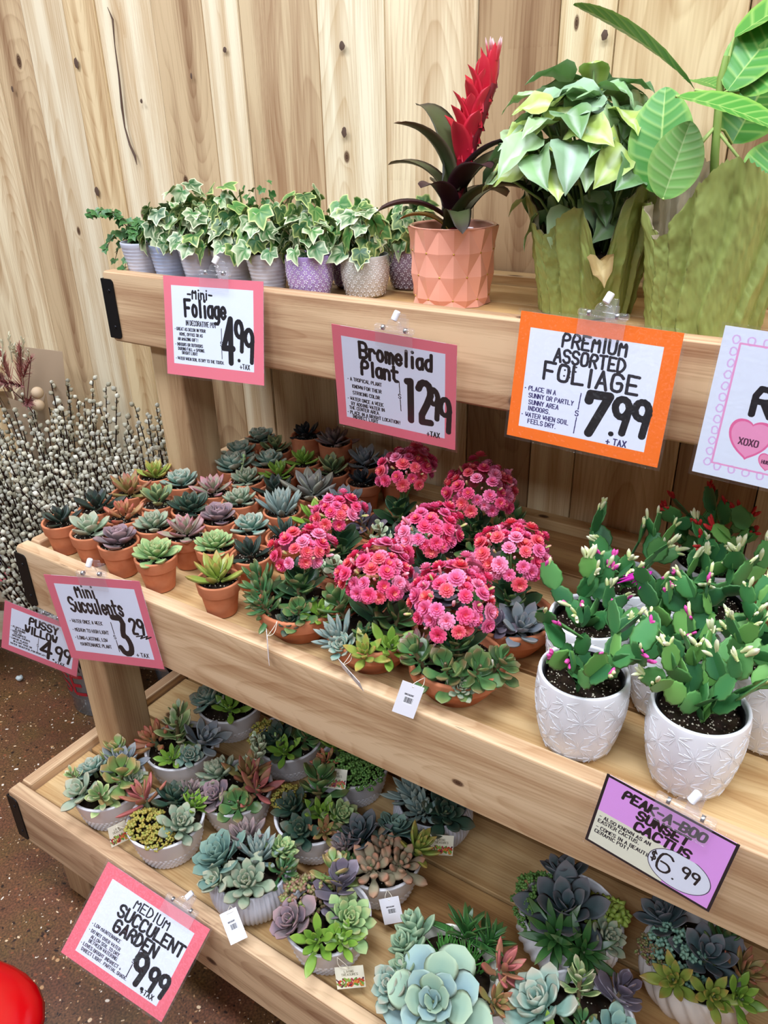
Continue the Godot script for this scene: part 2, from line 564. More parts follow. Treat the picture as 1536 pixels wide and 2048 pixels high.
# ---------------------------------------------------------------- beside the rack
func willow_stem(seed_: int, len_: float, n: int) -> Array:
	# a dark twig and the furry catkins along it
	var rr := RandomNumberGenerator.new()
	rr.seed = seed_
	var tw := Mb.new(); var ck := Mb.new()
	var path := []
	for k in 9:
		var f := k / 8.0
		path.append(Vector3(0.015 * f * f * cos(seed_ * 1.7) + rr.randf_range(-0.003, 0.003), len_ * f, 0.015 * f * f * sin(seed_ * 1.7) + rr.randf_range(-0.003, 0.003)))
	tw.tube(path, [0.0028, 0.0027, 0.0026, 0.0025, 0.0023, 0.0021, 0.0019, 0.0017, 0.0013], 5, Color(0.035, 0.018, 0.014))
	for k in n:
		var f := 0.3 + 0.7 * (k + 1.0) / n
		var i := minf(f * 8.0, 7.999)
		var p: Vector3 = path[int(i)].lerp(path[int(i) + 1], i - int(i))
		var a := k * 2.4 + rr.randf()
		var d := (Vector3(cos(a), 1.1, sin(a))).normalized()
		var c := Color(0.58, 0.54, 0.38).lerp(Color(0.78, 0.76, 0.62), rr.randf()) * rr.randf_range(0.55, 1.05)
		var s := rr.randf_range(0.8, 1.15)
		var side := d.cross(Vector3(0.3, 0.2, 1)).normalized(); var up := side.cross(d)
		var rows := []; var cc := []
		for r in 6:
			var t := r / 5.0
			var w := sin(PI * clampf(t * 0.92 + 0.06, 0, 1)) * 0.0062 * s
			var row := []; var cr := []
			for q in 6: 
				row.append(p + d * (0.002 + t * 0.0145 * s) + (side * cos(TAU * q / 6) + up * sin(TAU * q / 6)) * (w if r < 5 else 0.0003))
				cr.append(c if r > 0 else Color(0.06, 0.035, 0.02))
			rows.append(row); cc.append(cr)
		ck.skin(rows, true, cc, true)
	return [tw.done(), ck.done()]

func build_left_side() -> void:
	# weathered slatted stand that holds the willows
	var st := thing("slatted_stand", "low weathered grey-white slatted wooden stand beside the rack", "stand", Vector3(-1.12, 0, 0.44), deg_to_rad(30))
	for y in [0.21, 0.345]:
		board(st, "slat", Vector3(0, y, 0.17), Vector3(0.9, 0.095, 0.02), 0, MT.grey_wood, 0.003)
	for z in [-0.13, -0.02, 0.09]:
		board(st, "slat", Vector3(0, 0.402, z + 0.015), Vector3(0.9, 0.018, 0.1), 0, MT.grey_wood, 0.003)
	board(st, "slat", Vector3(0, 0.402, 0.155), Vector3(0.9, 0.018, 0.05), 0, MT.grey_wood, 0.003)
	for x in [-0.42, 0.12]:
		board(st, "leg", Vector3(x, 0.195, 0.135), Vector3(0.05, 0.39, 0.045), 1, MT.grey_wood, 0.003)
		board(st, "leg", Vector3(x, 0.195, -0.14), Vector3(0.05, 0.39, 0.045), 1, MT.grey_wood, 0.003)
	# galvanized buckets
	var zinc := mat(Color("#9aa2a8"), 0.34, 0.85)
	zinc.roughness_texture = noise_tex(15, 256, 0.03, 3)
	var hB := 0.24
	var prof := [Vector2(0.0001, 0.004), Vector2(0.085, 0.004), Vector2(0.088, 0.0), Vector2(0.0905, 0.001), Vector2(0.091, 0.006), Vector2(0.0895, 0.012), Vector2(0.0945, 0.06), Vector2(0.0965, 0.064), Vector2(0.0965, 0.068), Vector2(0.0952, 0.072), Vector2(0.108, hB - 0.008), Vector2(0.111, hB - 0.004), Vector2(0.111, hB), Vector2(0.107, hB), Vector2(0.105, hB - 0.01), Vector2(0.09, 0.03), Vector2(0.0001, 0.03)]
	var bucket := lathe_mesh(prof, 48)
	var red := mat(Color("#b3202c"), 0.5)
	var spots := [[-0.40, 0.295, "galvanized bucket with red lettering on the floor behind the rack's post"], [-0.14, 0.17, "galvanized bucket tucked behind the rack's end by the plank wall"], [-0.64, 0.17, "galvanized bucket beside the slatted stand near the plank wall"]]
	var k := 0
	for b in spots:
		var t := thing("bucket", b[2], "bucket", Vector3(b[0], 0.0006, b[1]), 0.0, "galvanized buckets")
		part("pail", bucket, zinc, t)
		if k == 0:
			var ink := Mb.new()
			var x0 := 0.78
			for ch in ["S", "E"]:
				for str_ in GLYPH[ch].split(" "):
					for q in range(0, str_.length() - 3, 2):
						var a := Vector2(str_[q].to_int(), str_[q + 1].to_int() - 2); var c := Vector2(str_[q + 2].to_int(), str_[q + 3].to_int() - 2)
						for e in 4:
							var p0 := a.lerp(c, e / 4.0); var p1 := a.lerp(c, (e + 1) / 4.0)
							var n2 := (p1 - p0).normalized().orthogonal() * 0.55
							var crn := []
							for v in [p0 + n2, p1 + n2, p1 - n2, p0 - n2]:
								var y: float = 0.085 + v.y * 0.011
								var rad := lerpf(0.0952, 0.108, (y - 0.072) / (hB - 0.08)) + 0.0006
								var an: float = 2.75 - (x0 + v.x * 0.1 * 0.95 / 1.0)
								crn.append(Vector3(cos(an) * rad, y, sin(an) * rad))
							ink.face(crn[0], crn[1], crn[2], crn[3])
				x0 += 0.52
			part("lettering", ink.done(), red, t)
		k += 1
	# bunches of pussy willow
	var kinds := []
	for q in 7: kinds.append(willow_stem(q + 1, 0.76 + 0.03 * (q % 4), 36))
	var n := 0
	for b in 3:
		var where: String = ["in the red-lettered bucket", "in the bucket behind the rack's end", "in the bucket by the slatted stand"][b]
		for e in 4:
			var an := e * 2.39996
			var p := Vector3(spots[b][0] + cos(an) * 0.03 * sqrt(e), 0.034, spots[b][1] + sin(an) * 0.03 * sqrt(e))
			var t := thing("pussy_willow_bunch", "bunch of pussy willow stems with furry catkins " + where, "willow branches", p, 0.0, "pussy willow bunches " + where)
			for q in 23:
				var az: float = q * 2.39996 + n
				var d := Vector3(cos(az), 0, sin(az)) * (0.05 + 0.22 * sqrt((q + 0.5) / 23.0)) + Vector3(cos(an), 0, sin(an)) * 0.07 * sqrt(e)
				d += Vector3([-0.04, -0.04, 0.0][b], 0, 0.06)
				d.z = clampf(d.z, (0.03 - p.z) / 0.85, 0.5)
				if b == 1: d.x = minf(d.x, 0.03)
				var kd: Array = kinds[(q + n) % 7]
				var dir := Vector3(d.x, 1.0, d.z).normalized()
				var ax := Vector3.UP.cross(dir).normalized()
				var bs := Basis(ax, Vector3.UP.angle_to(dir)) * Basis(Vector3.UP, R.randf() * TAU)
				var s := part("stem", kd[0], MT.twig, t, Transform3D(bs.scaled(Vector3.ONE * R.randf_range(0.82, 1.1)), Vector3.ZERO))
				part("catkins", kd[1], MT.twig, s)
			n += 1
	build_bouquet()
	build_floor_bits()

func build_bouquet() -> void:
	var at := Vector3(-0.618, 0.80, 0.17)
	var t := thing("dried_bouquet", "dried flower bouquet with pink plumes and pale pods in brown kraft paper", "bouquet", at)
	var kraft := mat(Color("#b39a7c"), 0.75)
	var w := Mb.new()
	# folded paper cone, open to the viewer's upper side
	var n := 12
	var rows := []
	for r in 2:
		var row := []
		for k in n + 1:
			var a := lerpf(0.15, PI * 1.25, k / float(n))
			var rad := 0.012 if r == 0 else 0.085 + 0.02 * sin(k * 2.1)
			row.append(Vector3(cos(a) * rad, -0.5 if r == 0 else 0.07 + 0.03 * cos(k * 1.7), sin(a) * rad * 0.8))
		rows.append(row)
	w.skin(rows, false, [])
	rows[0] = rows[0].map(func(p: Vector3) -> Vector3: return p * Vector3(0.98, 1, 0.98)); rows[1] = rows[1].map(func(p: Vector3) -> Vector3: return p * Vector3(0.985, 1, 0.985))
	w.skin(rows, false, [], true)
	part("kraft_wrap", w.done(), kraft, t)
	var sheet := Mb.new()
	sheet.bevel(Vector3(0.0, 0.11, -0.05), Vector3(0.13, 0.17, 0.001), 0.0003)
	part("kraft_sheet", sheet.done(), kraft, t, Transform3D(Basis(Vector3.UP, 0.5) * Basis(Vector3.BACK, -0.12), Vector3.ZERO))
	var rr := RandomNumberGenerator.new()
	rr.seed = 44
	for q in 6:   # feathery plumes
		var m := Mb.new()
		var dir: Vector3 = [Vector3(0.6, 0.5, 0.1), Vector3(0.3, 0.25, 0.5), Vector3(-0.1, 0.9, 0.1), Vector3(0.1, 0.8, -0.1), Vector3(0.45, 0.1, 0.35), Vector3(0.2, 0.6, 0.3)][q].normalized()
		var col: Color = [hexl("#a8706a"), hexl("#94605f"), hexl("#b57a6c"), hexl("#a56c60"), hexl("#8d5a58"), hexl("#b08074")][q]
		for e in 110:
			var f := rr.randf()
			var p := dir * (0.02 + 0.11 * f)
			var d := (dir * 1.2 + Vector3(rr.randf_range(-1, 1), rr.randf_range(-0.7, 1), rr.randf_range(-1, 1)) * 0.8).normalized()
			var l := 0.036 * (1.05 - f * 0.6)
			var s := d.cross(Vector3(0.2, 1, 0.3)).normalized() * 0.0016
			m.face(p - s, p + s, p + d * l + s * 0.3, p + d * l - s * 0.3, col * rr.randf_range(0.7, 1.3))
		m.tube([Vector3(0, -0.06, 0), dir * 0.12], [0.0015, 0.001], 5, col * 0.6)
		part("plume", m.done(), MT.petal, t, at3([0.03, 0.05, -0.01, 0.02, 0.06, -0.03][q], 0.13 - 0.01 * q, 0.04))
	for q in 7:   # white sprigs
		var m := Mb.new()
		var dir := Vector3(rr.randf_range(-0.3, 0.8), rr.randf_range(0.3, 1.0), rr.randf_range(-0.2, 0.6)).normalized()
		m.tube([Vector3.ZERO, dir * 0.05, dir * 0.085], [0.0018, 0.0016, 0.001], 5, hexl("#ded8bc"))
		for e in 7:
			var d := (dir + Vector3(rr.randf_range(-1, 1), rr.randf_range(-0.2, 1), rr.randf_range(-1, 1))).normalized()
			var p := dir * (0.03 + 0.008 * e)
			m.tube([p, p + d * 0.012, p + d * 0.016], [0.0013, 0.0022, 0.0006], 5, hexl("#e9e4cc"))
		part("sprig", m.done(), MT.leaf_matte, t, at3(rr.randf_range(-0.06, 0.07), 0.17, rr.randf_range(0.0, 0.06)))
	var ball := SphereMesh.new()
	ball.radius = 0.016; ball.height = 0.032; ball.radial_segments = 20; ball.rings = 12
	for p in [Vector3(0.115, 0.085, 0.06), Vector3(0.108, 0.115, 0.05)]:
		part("pod", ball, mat(Color("#c2a886"), 0.6), t, at3(p.x, p.y, p.z))
	for q in 4:   # pale dried roses
		var m := Mb.new()
		for e in 5: petal_fan(7 - e, 0.034 - e * 0.006, 0.026 - e * 0.003, 0.008 + e * 0.005, hexl("#c9b490"), hexl("#dccbaa"), m, e * 0.003, e * 0.7)
		part("dried_rose", m.done(), MT.petal, t, Transform3D(Basis(Vector3.RIGHT, 0.7) * Basis(Vector3.UP, q), Vector3(-0.03 - 0.04 * (q % 2), 0.12 + 0.05 * (q / 2), 0.07)))

func build_floor_bits() -> void:
	var m := Mb.new()
	var rr := RandomNumberGenerator.new()
	rr.seed = 2
	var rows := []
	for r in 6:
		var row := []
		for q in 9:
			var ph := PI * r / 5.0
			row.append(Vector3(cos(TAU * q / 9) * sin(ph) * 0.012, 0.009 - cos(ph) * 0.008, sin(TAU * q / 9) * sin(ph) * 0.010) * rr.randf_range(0.75, 1.2))
		rows.append(row)
	m.skin(rows, true, [], true)
	var o := part("paper_scrap", m.done(), mat(Color("#cdd6d2"), 0.7), self, at3(-0.69, 0.0012, 0.388))
	tag(o, "small crumpled whitish paper scrap on the speckled floor", "litter")
	# glossy red tub with a rounded lid
	var h := Mb.new(); var l := Mb.new()
	var outline := func(a: float, rad: float) -> Vector3:
		var sq := pow(pow(absf(cos(a)), 3.0) + pow(absf(sin(a)), 3.0), -1.0 / 3.0)
		return Vector3(cos(a) * rad * 1.2, 0, sin(a) * rad) * sq
	var rows2 := []
	for p in [[0.0001, 0.0], [0.13, 0.0], [0.14, 0.006], [0.165, 0.16]]:
		var row := []
		for q in 44: row.append(outline.call(TAU * q / 44, p[0]) + Vector3(0, p[1], 0))
		rows2.append(row)
	h.skin(rows2, true, [], true)
	rows2 = []
	for p in [[0.160, 0.158], [0.176, 0.160], [0.181, 0.168], [0.178, 0.182], [0.168, 0.196], [0.150, 0.207], [0.12, 0.214], [0.07, 0.217], [0.0001, 0.218]]:
		var row := []
		for q in 44: row.append(outline.call(TAU * q / 44, p[0]) + Vector3(0, p[1], 0))
		rows2.append(row)
	l.skin(rows2, true, [], true)
	var t := thing("plastic_tub", "glossy red plastic tub with rounded lid standing on the speckled floor", "tub", Vector3(0.235, 0.0006, 1.2), 0.35)
	part("body", h.done(), mat(Color("#b9b0b8"), 0.3), t)
	part("lid", l.done(), mat(Color("#c4060e"), 0.2), t)

# ---------------------------------------------------------------- hand lettering, drawn with a round pen
const GLYPH := {
	"A": "022842 1434", "B": "0208 083847463505 354443322202", "C": "4738180703123243", "D": "0208 082846442202", "E": "48080242 0535", "F": "480802 0535",
	"G": "47381807031232434525", "H": "0802 4842 0545", "I": "1812", "J": "4843321203", "K": "0802 480542", "L": "080242", "M": "0208254842", "N": "02084248",
	"O": "180703123243473818", "P": "02083847463505", "Q": "180703123243473818 2442", "R": "02083847463505 2542", "S": "473818070615354443321203", "T": "0848 2822",
	"U": "080312324348", "V": "082248", "W": "0812263248", "X": "0842 0248", "Y": "082548 2522", "Z": "08480242",
	"a": "36160503122233 3632", "c": "3526160503122233", "d": "36160503122233 3832", "e": "04343526160503122233", "g": "36160503122233 36312000", "i": "1612 1818", "l": "1812",
	"m": "0602 05162522 25364542", "n": "0602 0516263532", "o": "160503122233352616", "r": "0602 05162635", "s": "35261605142433221203", "t": "18132232 0636", "u": "0603122233 3632",
	"0": "180703123243473818", "1": "182822", "2": "07183847460242", "3": "084825354443321203", "4": "32380444", "6": "4738180603123243443515", "7": "07084812", "9": "46351506071838474632",
	".": "1212", ",": "1211", "!": "2824 2222", "+": "0444 2622", "-": "0535", "'": "1817", "*": "2723 0644 0446", "o.": "1515", "$": "473818070615354443321203 2921", "~": "05164536",
}
const NARROW := {"i": 2.0, "l": 2.0, "I": 2.0, ".": 2.2, ",": 2.2, "!": 3.0, "'": 2.2, "1": 3.2, "a": 3.3, "c": 3.3, "d": 3.3, "e": 3.3, "g": 3.3, "n": 3.3, "o": 3.3, "r": 3.0, "s": 3.3, "t": 3.2, "u": 3.3, "-": 3.4}

class Pad:
	var w: int
	var h: int
	var d := PackedByteArray()
	func _init(w_: int, h_: int, c: Color) -> void:
		w = w_; h = h_
		d.resize(w * h * 3)
		box(0, 0, w, h, c)
	func box(x0: int, y0: int, x1: int, y1: int, c: Color) -> void:
		for y in range(maxi(y0, 0), mini(y1, h)):
			for x in range(maxi(x0, 0), mini(x1, w)):
				var k := (y * w + x) * 3
				d[k] = c.r8; d[k + 1] = c.g8; d[k + 2] = c.b8
	func disc(cx: float, cy: float, r: float, c: Color) -> void:
		var r8 := c.r8; var g8 := c.g8; var b8 := c.b8
		for y in range(maxi(int(cy - r), 0), mini(int(cy + r) + 1, h)):
			var e := r * r - (y - cy) * (y - cy)
			if e < 0.0: continue
			e = sqrt(e)
			for x in range(maxi(int(cx - e + 0.5), 0), mini(int(cx + e + 0.5) + 1, w)):
				var k := (y * w + x) * 3
				d[k] = r8; d[k + 1] = g8; d[k + 2] = b8
	func line(pts: Array, r: float, c: Color) -> void:
		if pts.size() == 1: disc(pts[0].x, pts[0].y, r, c)
		for k in pts.size() - 1:
			var a: Vector2 = pts[k]; var b: Vector2 = pts[k + 1]
			var n := maxi(1, int(a.distance_to(b) / maxf(0.6, r * 0.45)))
			for q in n + 1:
				var p := a.lerp(b, float(q) / n)
				disc(p.x, p.y, r, c)
	func tex() -> ImageTexture:
		return ImageTexture.create_from_image(Image.create_from_data(w, h, false, Image.FORMAT_RGB8, d))

# text with its baseline starting at (x, y) in pixels; cap: height of a capital
func letter(p: Pad, s: String, x: float, y: float, cap: float, pen: float, col := Color("#15131a"), squeeze := 0.8, slant := 0.0, wob := 0.12) -> float:
	var u := cap / 6.0
	for ch in s:
		if ch == " ":
			x += 3.2 * u * squeeze
			continue
		if ch == "•":
			p.disc(x + u, y - 2.5 * u, maxf(pen * 1.5, u * 0.8), col)
			x += 4.5 * u * squeeze
			continue
		var g: String = GLYPH.get(ch, GLYPH.get(ch.to_upper(), ""))
		var dy := jit(wob) * u
		for st in g.split(" "):
			var pts := []
			for k in range(0, st.length() - 1, 2):
				var gx := float(st[k].to_int()) + jit(wob); var gy := float(st[k + 1].to_int() - 2) + jit(wob)
				pts.append(Vector2(x + (gx * squeeze + gy * slant) * u, y + dy - gy * u))
			if pts.size() > 4: pts = rounded(pts)
			p.line(pts, pen, col)
		x += (NARROW.get(ch, 4.3) + 1.5) * u * squeeze
	return x

func rounded(a: Array) -> Array:
	var o := [a[0]]
	for k in range(1, a.size() - 1):
		o.append(a[k].lerp(a[k - 1], 0.28)); o.append(a[k].lerp(a[k + 1], 0.28))
	o.append(a[-1])
	return o

func sign_card(p: Pad, label: String, at: Vector3, rot: Vector3, w: float, h: float, clip_x: float, ripple := 0.25, cat_name := "price_sign", clip_label := "", clip_turn := 0.0) -> void:
	var t := thing(cat_name, label, "sign", at)
	t.rotation_degrees = rot
	var m := Mb.new()
	var a := Vector3(-w / 2, h / 2, 0.0003); var b := Vector3(w / 2, h / 2, 0.0003)
	var c := Vector3(w / 2, -h / 2, 0.0003); var d := Vector3(-w / 2, -h / 2, 0.0003)
	m.face(a, b, c, d)
	var bk := Vector3(0, 0, -0.0008)
	m.face(b + bk, a + bk, d + bk, c + bk)
	m.face(a + bk, b + bk, b, a); m.face(d, c, c + bk, d + bk); m.face(a + bk, a, d, d + bk); m.face(b, b + bk, c + bk, c)
	var pm := mat(Color.WHITE, 0.55, 0.0, 0.3)
	pm.albedo_texture = p.tex()
	part("card", m.done(), pm, t)
	var lm := mat(Color(0.95, 0.96, 1.0, 0.004), 0.06, 0.0, 0.45)
	lm.transparency = BaseMaterial3D.TRANSPARENCY_ALPHA
	lm.normal_enabled = true
	lm.normal_texture = MT.ripple
	lm.normal_scale = ripple
	var l := Mb.new()
	l.bevel(Vector3(0, 0, 0.0008), Vector3(w + 0.008, h + 0.008, 0.0006), 0.0002, 1, Vector2.ZERO, Vector2(0.12, 0.12))
	part("laminate", l.done(), lm, t)
	if clip_label:
		make_clip(t.transform * Vector3(clip_x, h / 2 - 0.004, 0.001), t.basis, clip_label)

func make_clip(at: Vector3, b: Basis, label: String) -> void:
	var t := thing("sign_clip", label, "clip", at, 0.0, "clear sign clips")
	t.basis = b
	var j := Mb.new()
	j.bevel(Vector3(0, -0.003, 0.004), Vector3(0.062, 0.03, 0.0014), 0.0004)
	j.bevel(Vector3(0, 0.0135, 0.001), Vector3(0.034, 0.009, 0.009), 0.002)
	j.bevel(Vector3(-0.0265, 0.0135, 0.001), Vector3(0.013, 0.009, 0.009), 0.002)
	j.bevel(Vector3(0.0265, 0.0135, 0.001), Vector3(0.013, 0.009, 0.009), 0.002)
	part("jaw", j.done(), MT.clear, t)
	for s in [-1, 1]:
		var sp := Mb.new()
		sp.tube([Vector3(s * 0.0165, 0.0135, 0.001), Vector3(s * 0.0205, 0.0135, 0.001)], [0.0042, 0.0042], 10)
		part("spring", sp.done(), MT.steel, t)
	var n := Mb.new()
	var rows := []
	for r in 6:
		var row := []
		var ph := r / 5.0 * PI / 2
		for q in 12:
			var aa := TAU * q / 12
			row.append(Vector3(cos(aa) * 0.013 * cos(ph), 0.0175 + 0.012 * sin(ph), sin(aa) * 0.005 * cos(ph)))
		rows.append(row)
	n.skin(rows, true, [], true)
	n.bevel(Vector3(0.006, 0.018, -0.012), Vector3(0.016, 0.03, 0.004), 0.0015)
	n.bevel(Vector3(0.006, 0.006, -0.02), Vector3(0.016, 0.034, 0.003), 0.001)
	part("arm", n.done(), MT.clear, t)
	var k := Mb.new()
	k.tube([Vector3(0.001, 0.0285, 0.004), Vector3(0.0015, 0.0295, 0.0035), Vector3(0.005, 0.0395, -0.001), Vector3(0.0055, 0.041, -0.0015)], [0.0042, 0.005, 0.005, 0.004], 14)
	part("knob", k.done(), MT.knob, t)

func card_pad(w: int, h: int, border: Color, x0: float, y0: float, x1: float, y1: float, paper := Color("#eaf1ff")) -> Pad:
	var p := Pad.new(w, h, border)
	p.box(int(w * x0), int(h * y0), int(w * x1), int(h * y1), paper)
	return p

func lines(p: Pad, arr: Array, cap: float, pen: float, col: Color, squeeze := 0.62) -> void:
	for a in arr: letter(p, a[0], a[1] * p.w, a[2] * p.h, cap, pen, col, squeeze)

func dollar_rule(p: Pad, x: float, y0: float, y1: float, lean: float, col: Color) -> void:
	var a := Vector2(x * p.w, y0 * p.h); var b := Vector2((x + lean) * p.w, y1 * p.h)
	var mid := a.lerp(b, 0.5)
	p.line([a, a.lerp(b, 0.4)], 1.6, col)
	p.line([a.lerp(b, 0.6), b], 1.6, col)
	letter(p, "S", mid.x - 8, mid.y + 11, 22, 1.8, col, 0.8)

func build_signs() -> void:
	MT.ripple = noise_tex(77, 256, 0.03, 2, true, 6.0)
	var ink := Color("#131117")
	var pink := Color("#f07f8d")
	# Mini Foliage
	var p := card_pad(640, 524, pink, 0.08, 0.09, 0.905, 0.88)
	letter(p, "-Mini-", 160, 110, 46, 4.6, ink, 0.8)
	letter(p, "Foliage", 140, 200, 84, 8.5, ink, 0.62, -0.03)
	letter(p, "IN DECORATIVE POT", 140, 250, 25, 1.8, ink, 0.55)
	lines(p, [["• GREAT AS DECOR IN YOUR", 0.1, 0.535], ["HOME, OFFICE OR AS", 0.15, 0.585], ["AN AMAZING GIFT!", 0.13, 0.635], ["• INDOORS OR OUTDOORS", 0.1, 0.69], ["DURING FALL + SPRING.", 0.13, 0.735], ["BRIGHT LIGHT", 0.17, 0.775], ["• WATER WHEN SOIL IS DRY TO THE TOUCH.", 0.1, 0.835]], 15, 1.4, ink, 0.68)
	dollar_rule(p, 0.585, 0.48, 0.78, 0.0, ink)
	letter(p, "4", 388, 420, 222, 16, ink, 0.4)
	letter(p, ".", 478, 408, 40, 9, ink)
	letter(p, "9", 472, 362, 150, 12, ink, 0.4, -0.05)
	letter(p, "9", 532, 412, 165, 12, ink, 0.4, -0.05)
	letter(p, "+TAX", 490, 450, 24, 2.0, ink, 0.7)
	sign_card(p, "pink framed sign reading Mini Foliage 4.99 clipped to the top shelf", Vector3(0.3309, 1.2127, 0.3832), Vector3(-9.3, 7.1, 0.5), 0.214, 0.175, 0.008, 0.15, "price_sign", "clear clip with white knob holding the Mini Foliage sign")
	# Bromeliad Plant
	p = card_pad(640, 524, pink, 0.075, 0.095, 0.915, 0.905)
	letter(p, "Bromeliad", 145, 142, 74, 8, ink, 0.74)
	letter(p, "Plant", 150, 226, 70, 8, ink, 0.74)
	lines(p, [["• A TROPICAL PLANT", 0.105, 0.515], ["KNOWN FOR THEIR", 0.145, 0.585], ["STRIKING COLOR", 0.145, 0.65], ["• WATER ONCE A WEEK", 0.095, 0.715], ["BY ADDING WATER IN", 0.125, 0.765], ["THE CENTER AREA.", 0.105, 0.81], ["• PLACE IN A BRIGHT LOCATION!", 0.085, 0.86], ["INDIRECT LIGHT", 0.13, 0.9]], 17, 1.5, ink, 0.72)
	dollar_rule(p, 0.545, 0.43, 0.72, 0.01, ink)
	letter(p, "12", 376, 414, 205, 17, ink, 0.46)
	letter(p, ".", 498, 404, 50, 9, ink)
	letter(p, "9", 512, 384, 150, 13, ink, 0.42, -0.06)
	letter(p, "9", 570, 432, 160, 13, ink, 0.42, -0.06)
	letter(p, "+TAX", 492, 478, 26, 2.2, ink, 0.7)
	sign_card(p, "pink framed sign reading Bromeliad Plant 12.99 below the faceted pot", Vector3(0.7098, 1.1668, 0.3853), Vector3(8.1, 4.8, -3.3), 0.21, 0.175, 0.005, 0.15, "price_sign", "clear clip with white knob holding the Bromeliad Plant sign")
	# Premium Assorted Foliage
	p = card_pad(640, 524, Color("#ff7a1c"), 0.075, 0.115, 0.905, 0.905, Color("#ebf0ff"))
	letter(p, "PREMIUM", 190, 116, 52, 5, Color("#26242c"), 0.8)
	letter(p, "ASSORTED", 165, 178, 50, 5, Color("#26242c"), 0.76)
	letter(p, "FOLIAGE", 130, 256, 68, 6, Color("#26242c"), 0.92)
	for q in [[0.335, 0.395], [0.37, 0.4], [0.335, 0.44], [0.37, 0.445], [0.405, 0.36], [0.405, 0.395], [0.41, 0.155], [0.43, 0.15], [0.425, 0.175]]: p.disc(q[0] * 640, q[1] * 524, 3.4, Color("#26242c"))
	var violet := Color("#3a3566")
	lines(p, [["• PLACE IN A", 0.085, 0.6], ["SUNNY OR PARTLY", 0.12, 0.655], ["SUNNY AREA", 0.125, 0.71], ["INDOORS.", 0.125, 0.76], ["• WATER WHEN SOIL", 0.085, 0.815], ["FEELS DRY.", 0.135, 0.865]], 18, 1.5, violet, 0.8)
	dollar_rule(p, 0.46, 0.55, 0.87, -0.01, violet)
	letter(p, "7", 332, 438, 158, 18, ink, 0.72)
	letter(p, ".", 432, 428, 50, 10, ink)
	letter(p, "99", 442, 414, 132, 14, ink, 0.6, -0.03)
	letter(p, "+ TAX", 425, 470, 24, 2.2, violet, 0.8)
	sign_card(p, "orange framed sign reading Premium Assorted Foliage 7.99 in clear sleeve", Vector3(1.0174, 1.2143, 0.3862), Vector3(-5.0, 0.9, -1.7), 0.214, 0.175, 0.005, 0.5, "price_sign", "clear clip with white knob holding the orange Premium Assorted Foliage sign")
	# valentine card, partly out of frame
	p = Pad.new(640, 548, Color("#ecf3ff"))
	var rose := Color("#f3a6d3")
	for q in 90:
		var f := q / 90.0 * 4.0
		var e := f - floorf(f)
		var c: Vector2 = [Vector2(lerpf(0.07, 0.93, e), 0.075), Vector2(0.93, lerpf(0.075, 0.925, e)), Vector2(lerpf(0.93, 0.07, e), 0.925), Vector2(0.07, lerpf(0.925, 0.075, e))][int(f)]
		var lp := []
		for a in 13: lp.append(Vector2((c.x + 0.018 * cos(a * TAU / 12) + jit(0.003)) * 640, (c.y + 0.026 * sin(a * TAU / 12)) * 548))
		if q % 2 == 0: p.line(lp, 2.2, Color("#e6c3ee"))
	p.line([Vector2(60, 52), Vector2(580, 52), Vector2(580, 496), Vector2(60, 496), Vector2(60, 52)], 3.0, rose)
	letter(p, "RO", 150, 290, 92, 11, ink, 0.95)
	letter(p, "A SYM", 190, 338, 20, 1.8, Color("#4b4a55"), 0.95)
	letter(p, "*", 252, 398, 20, 1.8, Color("#4b4a55"), 0.9)
	letter(p, "* S", 252, 448, 20, 1.8, Color("#4b4a55"), 0.9)
	heart(p, Vector2(165, 385), 74, Color("#f7a0c8"), Color("#ef6fa5"))
	heart(p, Vector2(240, 452), 32, Color("#f59cc0"), Color("#ef6fa5"))
	letter(p, "XOXO", 132, 405, 24, 2.0, Color("#5d2c48"), 0.75)
	letter(p, "HUGS", 222, 458, 12, 1.4, Color("#5d2c48"), 0.75)
	sign_card(p, "white card with pink scalloped border and two pink hearts, in clear sleeve", Vector3(1.2788, 1.2202, 0.398), Vector3(-1.0, 1.0, -2.7), 0.216, 0.185, 0.02, 0.3, "price_sign", "clear clip with white knob holding the hearts card")
	# Mini Succulents
	p = card_pad(640, 524, Color("#e8788b"), 0.085, 0.095, 0.925, 0.9)
	letter(p, "Mini", 190, 122, 66, 6.5, ink, 0.72, -0.05)
	letter(p, "Succulents", 120, 214, 84, 7.0, ink, 0.55, -0.03)
	lines(p, [["• WATER ONCE A WEEK", 0.125, 0.545], ["• MEDIUM TO HIGH LIGHT", 0.125, 0.65], ["• LONG-LASTING, LOW", 0.125, 0.745], ["MAINTENANCE PLANT", 0.165, 0.82]], 20, 1.7, ink, 0.7)
	dollar_rule(p, 0.575, 0.5, 0.85, 0.0, ink)
	letter(p, "3", 388, 448, 215, 17, ink, 0.5, 0.0)
	letter(p, "29", 496, 318, 88, 8, ink, 0.58)
	p.line([Vector2(515, 335), Vector2(560, 325), Vector2(540, 345), Vector2(590, 326), Vector2(575, 345), Vector2(612, 330)], 3.5, ink)
	letter(p, "+ TAX", 480, 462, 24, 2.0, ink, 0.8)
	sign_card(p, "pink framed sign reading Mini Succulents 3.29 clipped to the middle shelf", Vector3(0.2859, 0.7562, 0.6894), Vector3(-2.1, 11.5, 7.8), 0.214, 0.175, 0.008, 0.15, "price_sign", "clear clip with white knob holding the Mini Succulents sign")
	# Pussy Willow
	p = card_pad(640, 437, Color("#e8788b"), 0.095, 0.1, 0.925, 0.885)
	letter(p, "PUSSY", 215, 128, 62, 8, ink, 0.82)
	letter(p, "WILLOW", 185, 208, 62, 8, ink, 0.82)
